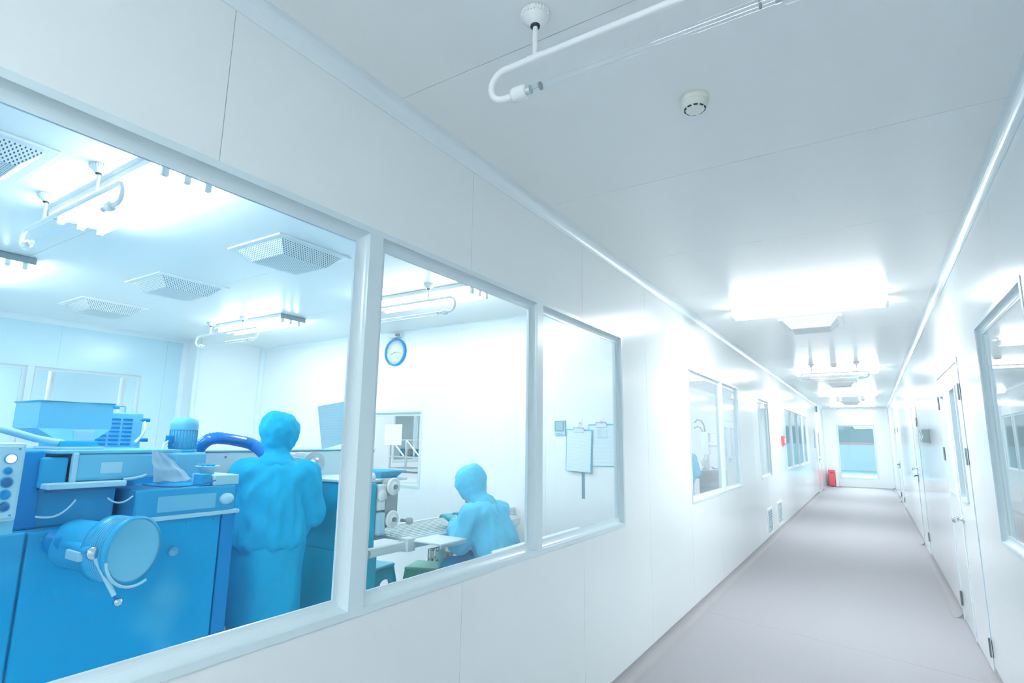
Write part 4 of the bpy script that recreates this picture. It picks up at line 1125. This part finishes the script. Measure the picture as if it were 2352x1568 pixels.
# plastic stools
def stool(label, x, y, rz, m_, H=0.46, W=0.30):
    t = thing('plastic_stool', label, 'stool', (x, y, FZ), rz, 'plastic stools')
    h = W/2-0.02; b = W/2+0.045
    MB().bbox(-h-0.012, h+0.012, -h-0.012, h+0.012, H-0.03, H, 0.012).build('seat', m_, t, True)
    for k in range(4):
        c, s = math.cos(k*PI/2), math.sin(k*PI/2)
        R2 = lambda u, v: (c*u-s*v, s*u+c*v)
        # one side apron with an arched opening: two legs and the bridge
        n = 8
        outer = [(-b, 0.0), (-h-0.01, H-0.03), (h+0.01, H-0.03), (b, 0.0)]
        inner = [(b-0.05, 0.0)] + [((h-0.055)*math.cos(PI*i/n), 0.30+0.05*math.sin(PI*i/n)) for i in range(n+1)] + [(-b+0.05, 0.0)]
        poly = outer + inner
        q = MB()
        def fn(a, z, d, R2=R2):
            yy = -(h+(b-h)*(1-z/(H-0.03)))+d
            px, py = R2(a, yy); return Vector((px, py, z))
        q.extrude(poly, fn, 0.0, 0.012)
        q.build('leg_panel', m_, t, True)
    return t
stool('green plastic stool under the conveyor', -3.24, 3.78, 0.35, 'stool_green')
stool('teal blue plastic stool beside the forming unit', -3.62, 3.52, 0.15, 'stool_blue')
stool('plastic stool under the seated worker', -2.44, 3.66, 0.1, 'stool_green', 0.385)

# slotted crate
t = thing('slotted_crate', 'white plastic crate with slotted sides under the conveyor', 'crate', (-3.2, 4.25, FZ))
cx0, cx1, cy0, cy1, cz0, cz1 = -3.45, -2.9, 4.04, 4.40, FZ+0.001, 0.45
MB().box(cx0, cx1, cy0, cy1, cz0, cz0+0.012).build('bottom', 'white_plastic', t)
def slotted(fn, L, m_):
    q = MB(); nx, nz = 10, 6
    fb = lambda a0, a1, z0, z1: fbox(q, fn, a0, a1, 0, 0.006, z0, z1)
    Hh = cz1-cz0
    for i in range(nx+1):
        a = L*i/nx; fb(max(0, a-0.011), min(L, a+0.011), cz0, cz1)
    for k in range(nz+1):
        z = cz0+Hh*k/nz; fb(0, L, max(cz0, z-0.011), min(cz1, z+0.011))
    q.build('slotted_side', m_, t)
slotted(lambda s, d, z: Vector((cx0+s, cy0+d, z)), cx1-cx0, 'white_plastic')
slotted(lambda s, d, z: Vector((cx0+s, cy1-d, z)), cx1-cx0, 'white_plastic')
slotted(lambda s, d, z: Vector((cx1-d, cy0+s, z)), cy1-cy0, 'white_plastic')
slotted(lambda s, d, z: Vector((cx0+d, cy0+s, z)), cy1-cy0, 'white_plastic')

t = thing('work_table', 'white-topped work table beside the seated worker', 'table', (-1.9, 3.8, FZ))
MB().bbox(-2.2, -1.56, 3.22, 4.5, 0.67, 0.70, 0.006).build('table_top', 'white', t)
MB().bbox(-2.17, -1.59, 3.25, 4.47, 0.62, 0.67, 0.004).build('apron', 'steel', t)
for x in (-2.15, -1.61):
    for y in (3.27, 4.45): MB().box(x-0.02, x+0.02, y-0.02, y+0.02, FZ, 0.62).build('leg', 'steel', t)

# ------------------------------------------------------------------ people
def capsule(mb, p0, r0, p1, r1, n=14):
    p0, p1 = Vector(p0), Vector(p1)
    mb.ellipsoid(p0, (r0, r0, r0), n, 10); mb.ellipsoid(p1, (r1, r1, r1), n, 10)
    mb.tube([p0, p1], [r0, r1], n)
def loft(mb, secs, n=24):
    """secs: (center, rx, ry) horizontal ellipses from bottom to top, closed"""
    vs_ = []; fs = []
    for c, rx, ry in secs:
        for j in range(n):
            a = 2*PI*j/n
            vs_.append(Vector(c)+Vector((rx*math.cos(a), ry*math.sin(a), 0)))
    for i in range(len(secs)-1):
        for j in range(n):
            j2 = (j+1) % n
            fs.append((i*n+j, i*n+j2, (i+1)*n+j2, (i+1)*n+j))
    fs.append(list(range(n))[::-1]); fs.append([(len(secs)-1)*n+j for j in range(n)])
    mb.add(vs_, fs, True)
def fuse(mb, name, material, parent, voxel, folds=0.0, freq=(9, 9, 3.2), cut=None, smooth=2, solid=0.0):
    """one continuous surface from overlapping volumes"""
    tmp = mb.build('tmp', material)
    md = tmp.modifiers.new('r', 'REMESH'); md.mode = 'VOXEL'; md.voxel_size = voxel
    ms = tmp.modifiers.new('s', 'SMOOTH'); ms.iterations = smooth*3; ms.factor = 0.5
    dg = bpy.context.evaluated_depsgraph_get(); dg.update()
    me = bpy.data.meshes.new_from_object(tmp.evaluated_get(dg))
    bpy.data.objects.remove(tmp)
    me.name = name
    if folds:
        nrm = [v.normal.copy() for v in me.vertices]
        for v, n_ in zip(me.vertices, nrm):
            p = v.co
            a = noise.noise(Vector((p.x*freq[0], p.y*freq[1], p.z*freq[2])))
            b = noise.noise(Vector((p.x*freq[0]*2.3+5, p.y*freq[1]*2.3, p.z*freq[2]*2.6)))
            v.co = p + n_*folds*((1-abs(a)*2.2)*0.7 + b*0.45 - 0.2)
    if cut:
        bm = bmesh.new(); bm.from_mesh(me)
        bmesh.ops.delete(bm, geom=[f for f in bm.faces if cut(f.calc_center_median())], context='FACES')
        bm.to_mesh(me); bm.free()
    for p in me.polygons: p.use_smooth = True
    if not me.materials: me.materials.append(MT[material])
    o = bpy.data.objects.new(name, me); C.objects.link(o); o.parent = parent
    if solid:
        sd = o.modifiers.new('thickness', 'SOLIDIFY'); sd.thickness = solid; sd.offset = 0
    return o

def hand(mb, wrist, direction, palm_n, side, curl=0.5, inf=0.0):
    """palm, four unequal bent fingers and a thumb from the side of the palm"""
    w = Vector(wrist); d = Vector(direction).normalized(); n = Vector(palm_n); n = (n - d*n.dot(d)).normalized()
    a = d.cross(n)*side           # towards the thumb
    capsule(mb, w, 0.026+inf, w+d*0.03, 0.028+inf)
    for k in range(4):
        off = (0.027 - 0.018*k)
        capsule(mb, w+d*0.02+a*off*0.7, 0.0155+inf, w+d*0.088+a*off, 0.0135+inf, 10)
        L = (0.040, 0.046, 0.043, 0.034)[k]
        p = w+d*0.09+a*off; q_ = d.copy(); ax = a
        r = 0.0092+inf*0.5
        for seg, f in enumerate((1.0, 0.72, 0.55)):
            q_ = (q_*math.cos(curl*(0.8 if seg else 0.5)) + n*math.sin(curl*(0.8 if seg else 0.5))).normalized()
            e = p+q_*L*f; capsule(mb, p, r, e, r*0.92, 8); p = e; r *= 0.92
    p = w+d*0.03+a*0.024
    q_ = (d*0.62+a*0.75+n*0.25).normalized(); e = p+q_*0.042; capsule(mb, p, 0.0135+inf*0.5, e, 0.0115+inf*0.5, 8)
    q_ = (d*0.9+a*0.25+n*0.35).normalized(); capsule(mb, e, 0.0113+inf*0.5, e+q_*0.032, 0.0095+inf*0.5, 8)

def person(label, loc, rz, J, cloth, mask=True, scale=1.0, lower='gown', hood_m=None, group=None):
    t = thing('person', label, 'person', loc, rz, group)
    t.scale = (scale,)*3
    hm = Matrix.Translation(Vector(J['head'])) @ Matrix.Rotation(J.get('yaw', 0), 4, 'Z') @ Matrix.Rotation(-J.get('nod', 0), 4, 'X')
    H = lambda x, y, z: hm @ Vector((x, y, z))
    def hell(mb, c, r):
        q = MB().ellipsoid((0, 0, 0), r, 18, 14)
        q.v = [H(*(v+Vector(c))) for v in q.v]; mb.add(q.v, q.f, True)
    S = J
    # ---- body: head with face, neck, trunk, limbs and hands in one skin
    b = MB()
    hell(b, (0, 0, 0.02), (0.074, 0.092, 0.105)); hell(b, (0, 0.022, -0.045), (0.056, 0.066, 0.068))
    hell(b, (0, 0.098, -0.01), (0.012, 0.016, 0.024)); hell(b, (0, 0.088, -0.058), (0.024, 0.01, 0.008)); hell(b, (0, 0.078, -0.098), (0.022, 0.018, 0.016))
    for s in (-1, 1): hell(b, (s*0.076, -0.004, -0.008), (0.008, 0.018, 0.03)); hell(b, (s*0.03, 0.082, 0.026), (0.024, 0.012, 0.009))
    capsule(b, S['neck'], 0.055, H(0, -0.01, -0.06), 0.052)
    capsule(b, S['pelvis'], 0.105, S['waist'], 0.1); capsule(b, S['waist'], 0.1, S['chest'], 0.1); capsule(b, S['chest'], 0.095, S['neck'], 0.055)
    for s in (0, 1):
        sh, el, wr = S['shoulder'][s], S['elbow'][s], S['wrist'][s]
        capsule(b, S['chest'], 0.08, sh, 0.055); capsule(b, sh, 0.054, el, 0.042); capsule(b, el, 0.042, wr, 0.027)
        hp_, kn, an = S['hip'][s], S['knee'][s], S['ankle'][s]
        capsule(b, S['pelvis'], 0.1, hp_, 0.09); capsule(b, hp_, 0.09, kn, 0.058); capsule(b, kn, 0.056, an, 0.04)
        capsule(b, an, 0.04, Vector(an)+Vector((0, 0.13, -0.045)), 0.032)
        d_ = Vector(wr)-Vector(el)
        hand(b, wr, d_.normalized()*0.7+Vector(S.get('handdir', (0, 0.3, -0.3))), S.get('palm', (0, 0, -1)), (1 if s else -1)*S.get('thumb', 1), 0.55)
    fuse(b, 'body', 'skin', t, 0.007, smooth=1)
    for s in (-1, 1):
        e = MB().ellipsoid((0, 0, 0), (0.011, 0.008, 0.009), 10, 8); e.v = [H(*(v+Vector((s*0.03, 0.087, 0.012)))) for v in e.v]
        e.build('eye', 'eye', t, True)
    # ---- gloves
    for s in (0, 1):
        g = MB()
        el, wr = Vector(S['elbow'][s]), Vector(S['wrist'][s])
        capsule(g, wr+(el-wr)*0.22, 0.04, wr, 0.033)
        hand(g, wr, (wr-el).normalized()*0.7+Vector(S.get('handdir', (0, 0.3, -0.3))), S.get('palm', (0, 0, -1)), (1 if s else -1)*S.get('thumb', 1), 0.55, 0.004)
        fuse(g, 'glove', 'glove', t, 0.006, smooth=1)
    # ---- jacket
    j = MB()
    loft(j, S['jacket'])
    for s in (0, 1):
        sh, el, wr = S['shoulder'][s], S['elbow'][s], S['wrist'][s]
        c2 = Vector(S['chest'])+Vector((0, 0, 0.04))
        capsule(j, c2, 0.12, sh, 0.088); capsule(j, sh, 0.09, el, 0.082); capsule(j, el, 0.084, Vector(el).lerp(Vector(wr), 0.72), 0.062)
    capsule(j, S['chest'], 0.13, S['neck'], 0.075)
    s0, s1 = Vector(S['shoulder'][0]), Vector(S['shoulder'][1]); yk = Vector((0, -0.035, -0.015))
    capsule(j, s0*0.8+s1*0.2+yk, 0.098, s1*0.8+s0*0.2+yk, 0.098)
    capsule(j, s0*0.72+s1*0.28+yk, 0.1, Vector(S['waist'])+Vector((-0.06, -0.03, 0)), 0.13); capsule(j, s1*0.72+s0*0.28+yk, 0.1, Vector(S['waist'])+Vector((0.06, -0.03, 0)), 0.13)
    fuse(j, 'jacket', cloth, t, 0.013, folds=0.026, freq=(11, 11, 4.2))
    # ---- trousers
    l = MB()
    if 'skirt' in S: loft(l, S['skirt'])
    for s in (0, 1):
        hp_, kn, an = S['hip'][s], S['knee'][s], S['ankle'][s]
        capsule(l, S['pelvis'], 0.14, hp_, 0.128); capsule(l, hp_, 0.124, kn, 0.095); capsule(l, kn, 0.097, an, 0.075)
    fuse(l, 'trousers', lower, t, 0.013, folds=0.012, freq=(8, 8, 2.5))
    for s in (0, 1):
        an = Vector(S['ankle'][s]); q = MB()
        capsule(q, an+Vector((0, 0, 0.06)), 0.066, an+Vector((0, 0.0, -0.035)), 0.055); capsule(q, an+Vector((0, -0.01, -0.04)), 0.05, an+Vector((0, 0.15, -0.045)), 0.045)
        fuse(q, 'boot', 'shoe', t, 0.012, smooth=1, cut=None)
    # ---- hood with a face opening, and its collar over the shoulders
    hd = MB()
    hell(hd, (0, -0.018, 0.035), (0.118, 0.132, 0.122)); hell(hd, (0, -0.012, -0.03), (0.1, 0.112, 0.09))
    hell(hd, (0, -0.06, 0.07), (0.095, 0.085, 0.08))
    capsule(hd, H(0, -0.015, -0.05), 0.075, Vector(S['neck'])+Vector((0, -0.005, 0.0)), 0.082)
    capsule(hd, S['neck'], 0.085, Vector(S['neck']).lerp(Vector(S['chest']), 0.35), 0.12)
    inv = hm.inverted()
    def face(p):
        q_ = inv @ p
        return q_.y > 0.045 and -0.085 < q_.z < 0.075 and abs(q_.x) < 0.066
    fuse(hd, 'hood', hood_m or cloth, t, 0.011, folds=0.014, freq=(13, 13, 9), cut=face, solid=0.003)
    if mask:
        mk = MB(); hell(mk, (0, 0.03, -0.045), (0.064, 0.076, 0.058))
        def notmask(p):
            q_ = inv @ p
            return q_.y < 0.03 or q_.z > 0.0
        fuse(mk, 'face_mask', 'mask', t, 0.008, smooth=1, cut=notmask, solid=0.002)
    return t

V = Vector
stand = dict(head=(0.012, 0.055, 1.505), yaw=-0.75, nod=0.18, neck=(0, 0.02, 1.36), chest=(0, 0.02, 1.2), waist=(0, 0.0, 1.02), pelvis=(0, -0.02, 0.88),
    shoulder=[(-0.185, 0.02, 1.27), (0.185, 0.02, 1.265)], elbow=[(-0.255, 0.07, 1.01), (0.25, 0.06, 1.0)], wrist=[(-0.16, 0.30, 1.03), (0.15, 0.30, 1.04)],
    hip=[(-0.1, -0.02, 0.83), (0.1, -0.02, 0.83)], knee=[(-0.11, 0.0, 0.46), (0.11, 0.0, 0.46)], ankle=[(-0.11, -0.02, 0.10), (0.11, -0.02, 0.10)],
    jacket=[((0, -0.02, 0.80), 0.19, 0.14), ((0, -0.02, 0.835), 0.225, 0.17), ((0, -0.01, 0.90), 0.235, 0.175), ((0, 0, 1.02), 0.215, 0.16), ((0, 0.01, 1.15), 0.215, 0.155), ((0, 0.02, 1.25), 0.205, 0.135), ((0, 0.02, 1.32), 0.13, 0.1)],
    skirt=[((0, -0.02, 0.38), 0.222, 0.16), ((0, -0.02, 0.6), 0.218, 0.16), ((0, -0.02, 0.80), 0.205, 0.155), ((0, -0.02, 0.86), 0.18, 0.14)])
person('person in a sky blue hooded cleanroom suit standing with back to the big window', (-3.29, 2.30, FZ), 0.86, stand, 'gown')

sit = dict(head=(0.0, 0.30, 1.135), yaw=0.05, nod=-0.45, neck=(0, 0.2, 1.01), chest=(0, 0.13, 0.87), waist=(0, 0.04, 0.68), pelvis=(0, -0.02, 0.53),
    shoulder=[(-0.175, 0.15, 0.94), (0.175, 0.15, 0.93)], elbow=[(-0.225, 0.22, 0.745), (0.235, 0.24, 0.745)], wrist=[(-0.12, 0.37, 0.875), (0.10, 0.37, 0.875)],
    hip=[(-0.1, 0.0, 0.53), (0.1, 0.0, 0.53)], knee=[(-0.13, 0.36, 0.52), (0.13, 0.36, 0.52)], ankle=[(-0.14, 0.33, 0.10), (0.14, 0.33, 0.10)],
    jacket=[((0, -0.03, 0.50), 0.19, 0.16), ((0, -0.02, 0.56), 0.215, 0.185), ((0, 0.01, 0.65), 0.21, 0.175), ((0, 0.06, 0.75), 0.195, 0.155), ((0, 0.11, 0.85), 0.195, 0.145), ((0, 0.15, 0.93), 0.18, 0.12), ((0, 0.18, 0.99), 0.11, 0.09)],
    handdir=(0, 0.4, -0.1))
sit['nod'] = 0.45
person('person in a pale blue hooded suit seated and bent over the conveyor', (-2.43, 3.685, FZ), 1.58, sit, 'gown_pale', lower='gown_deep')

far = dict(stand)
far['head'] = (0.0, 0.10, 1.44); far['nod'] = 0.5; far['yaw'] = 0.0; far['neck'] = (0, 0.05, 1.31)
person('person in a light blue suit leaning at the tubed apparatus beyond the two-pane window', (-2.80, 9.85, FZ), -0.1, far, 'gown_pale', lower='trouser_grey', scale=0.97)

# ------------------------------------------------------------------ second room: apparatus, cabinet, rack
t = thing('tubed_apparatus', 'white floor-standing apparatus with arched tubes and a side handle', 'machine', (-2.72, 11.35, FZ))
MB().bbox(-2.92, -2.52, 11.18, 11.52, FZ, FZ+0.08, 0.01).build('base', 'white_steel', t)
MB().cyl((-2.72, 11.35, FZ+0.08), (-2.72, 11.35, 1.22), 0.05, 18).build('column', 'white_steel', t)
MB().bbox(-2.79, -2.65, 11.27, 11.43, 1.18, 1.62, 0.02).build('head_block', 'white', t)
MB().tube([(-2.72, 11.3, 1.62), (-2.73, 11.3, 1.74), (-2.78, 11.3, 1.84), (-2.86, 11.3, 1.86), (-2.92, 11.3, 1.8)], 0.014, 10).build('arched_tube', 'grey', t)
MB().tube([(-2.76, 11.3, 1.62), (-2.8, 11.3, 1.7), (-2.86, 11.3, 1.73), (-2.93, 11.3, 1.69)], 0.012, 10).build('arched_tube', 'grey', t)
MB().tube([(-2.65, 11.32, 1.6), (-2.46, 11.32, 1.6), (-2.48, 11.32, 1.42), (-2.65, 11.32, 1.42)], 0.014, 8).build('side_handle', 'white', t)
MB().cyl((-2.66, 11.32, 1.38), (-2.46, 11.32, 1.38), 0.04, 16).build('side_arm', 'white_steel', t)
MB().cyl((-2.46, 11.32, 1.38), (-2.40, 11.32, 1.38), 0.018, 10).build('arm_knob', 'grey', t)
t = thing('grey_cabinet', 'grey steel cabinet with tools on top in the second room', 'cabinet', (-2.45, 10.75, FZ))
MB().bbox(-2.62, -2.22, 10.3, 10.72, FZ+0.04, 0.93, 0.02).build('body', 'grey', t)
MB().bbox(-2.60, -2.24, 10.29, 10.30, FZ+0.08, 0.62, 0.004).build('door', 'grey', t)
MB().bbox(-2.60, -2.24, 10.29, 10.30, 0.65, 0.90, 0.004).build('drawer', 'grey', t)
MB().box(-2.58, -2.26, 10.34, 10.68, FZ, FZ+0.04).build('plinth', 'dark', t)
t.location = (-2.42, 10.5, FZ)
for ch in t.children: ch.location = V((-0.03, 0.25, 0.0))
q = MB(); N = 8; pts = []
for i in range(N):
    for j_ in range(N):
        u, v = i/(N-1), j_/(N-1)
        pts.append(V((-2.42+0.19*u, 10.32+0.3*v, 0.945+0.03*math.sin(u*5+1)*math.cos(v*4)+0.03)))
fs = [(i*N+j_, (i+1)*N+j_, (i+1)*N+j_+1, i*N+j_+1) for i in range(N-1) for j_ in range(N-1)]
q.add(pts, fs, True); q.add([V((p.x, p.y, 0.932)) for p in pts], [f[::-1] for f in fs])
tag(q.build('folded_cloth', 'cloth_blue'), 'light blue folded cloth on the grey steel cabinet', 'cloth')
t = thing('tool_cup', 'small cup of upright tools on the grey steel cabinet', 'tools', (-2.54, 10.4, 0.93))
MB().lathe([(0, 0), (0.035, 0), (0.04, 0.07), (0.036, 0.07), (0.03, 0.006), (0, 0.006)], (-2.54, 10.4, 0.931), (0, 0, 1), 16).build('cup', 'steel', t)
for dx, dz in ((-0.03, 0.16), (-0.01, 0.2), (0.012, 0.17), (0.03, 0.19)):
    MB().cyl((-2.54+dx*0.5, 10.4, 0.94), (-2.54+dx*1.5, 10.4, 0.94+dz), 0.006, 8).build('tool', 'grey', t)

window('window_9', 'window behind the steel rack in the second room', lambda s, d, z: Vector((RBX+d, s, z)), 7.9, 9.3, 0.95, 2.2, [8.55])
t = thing('steel_rack', 'open steel rack with slanting braces seen through the small window', 'rack', (-6.6, 7.3, FZ))
for x in (-7.0, -6.2):
    for y in (7.1, 7.5): MB().box(x-0.015, x+0.015, y-0.015, y+0.015, FZ, 1.40).build('post', 'steel', t)
for z in (0.9, 1.1, 1.38):
    MB().bbox(-7.02, -6.18, 7.08, 7.52, z, z+0.02, 0.003).build('shelf', 'steel', t)
for x0_, x1_ in ((-6.95, -6.65), (-6.6, -6.3)): MB().cyl((x0_, 7.08, 1.38), (x1_, 7.08, 1.12), 0.012, 8).build('brace', 'white', t)
MB().bbox(-7.0, -6.2, 7.12, 7.48, 0.25, 0.85, 0.01).build('lower_cabinet', 'white', t)
for k, (x, m_) in enumerate(((-6.9, 'm_teal'), (-6.72, 'grey'), (-6.55, 'm_teal'), (-6.38, 'slate'))):
    lab = ('teal jar on the middle shelf of the steel rack, at its end', 'grey jar on the middle shelf of the steel rack', 'teal jar among the jars on the steel rack', 'slate jar on the middle shelf of the steel rack')[k]
    jj = thing('storage_jar', lab, 'jar', (x, 7.3, 1.12), 0, 'jars on the steel rack')
    MB().lathe([(0, 0), (0.045, 0), (0.048, 0.02), (0.048, 0.1), (0.035, 0.12), (0, 0.12)], (x, 7.3, 1.12), (0, 0, 1), 16).build('jar_body', m_, jj)
    MB().lathe([(0, 0.12), (0.038, 0.12), (0.038, 0.14), (0, 0.14)], (x, 7.3, 1.12), (0, 0, 1), 16).build('lid', 'white_plastic', jj)
# curtain posts in the annex, seen through the wide far window
for y, lab in ((2.75, 'slim white post in the annex, nearer the window mullion'), (3.55, 'slim white post in the annex, nearer the window end')):
    t = thing('white_post', lab, 'post', (-8.6, y, FZ), 0, 'slim white posts in the annex')
    MB().cyl((-8.6, y, FZ), (-8.6, y, ZC), 0.035, 14).build('shaft', 'white', t)
    MB().lathe([(0, 0), (0.07, 0), (0.07, 0.015), (0.036, 0.03)], (-8.6, y, FZ), (0, 0, 1), 16).build('foot_plate', 'white', t)
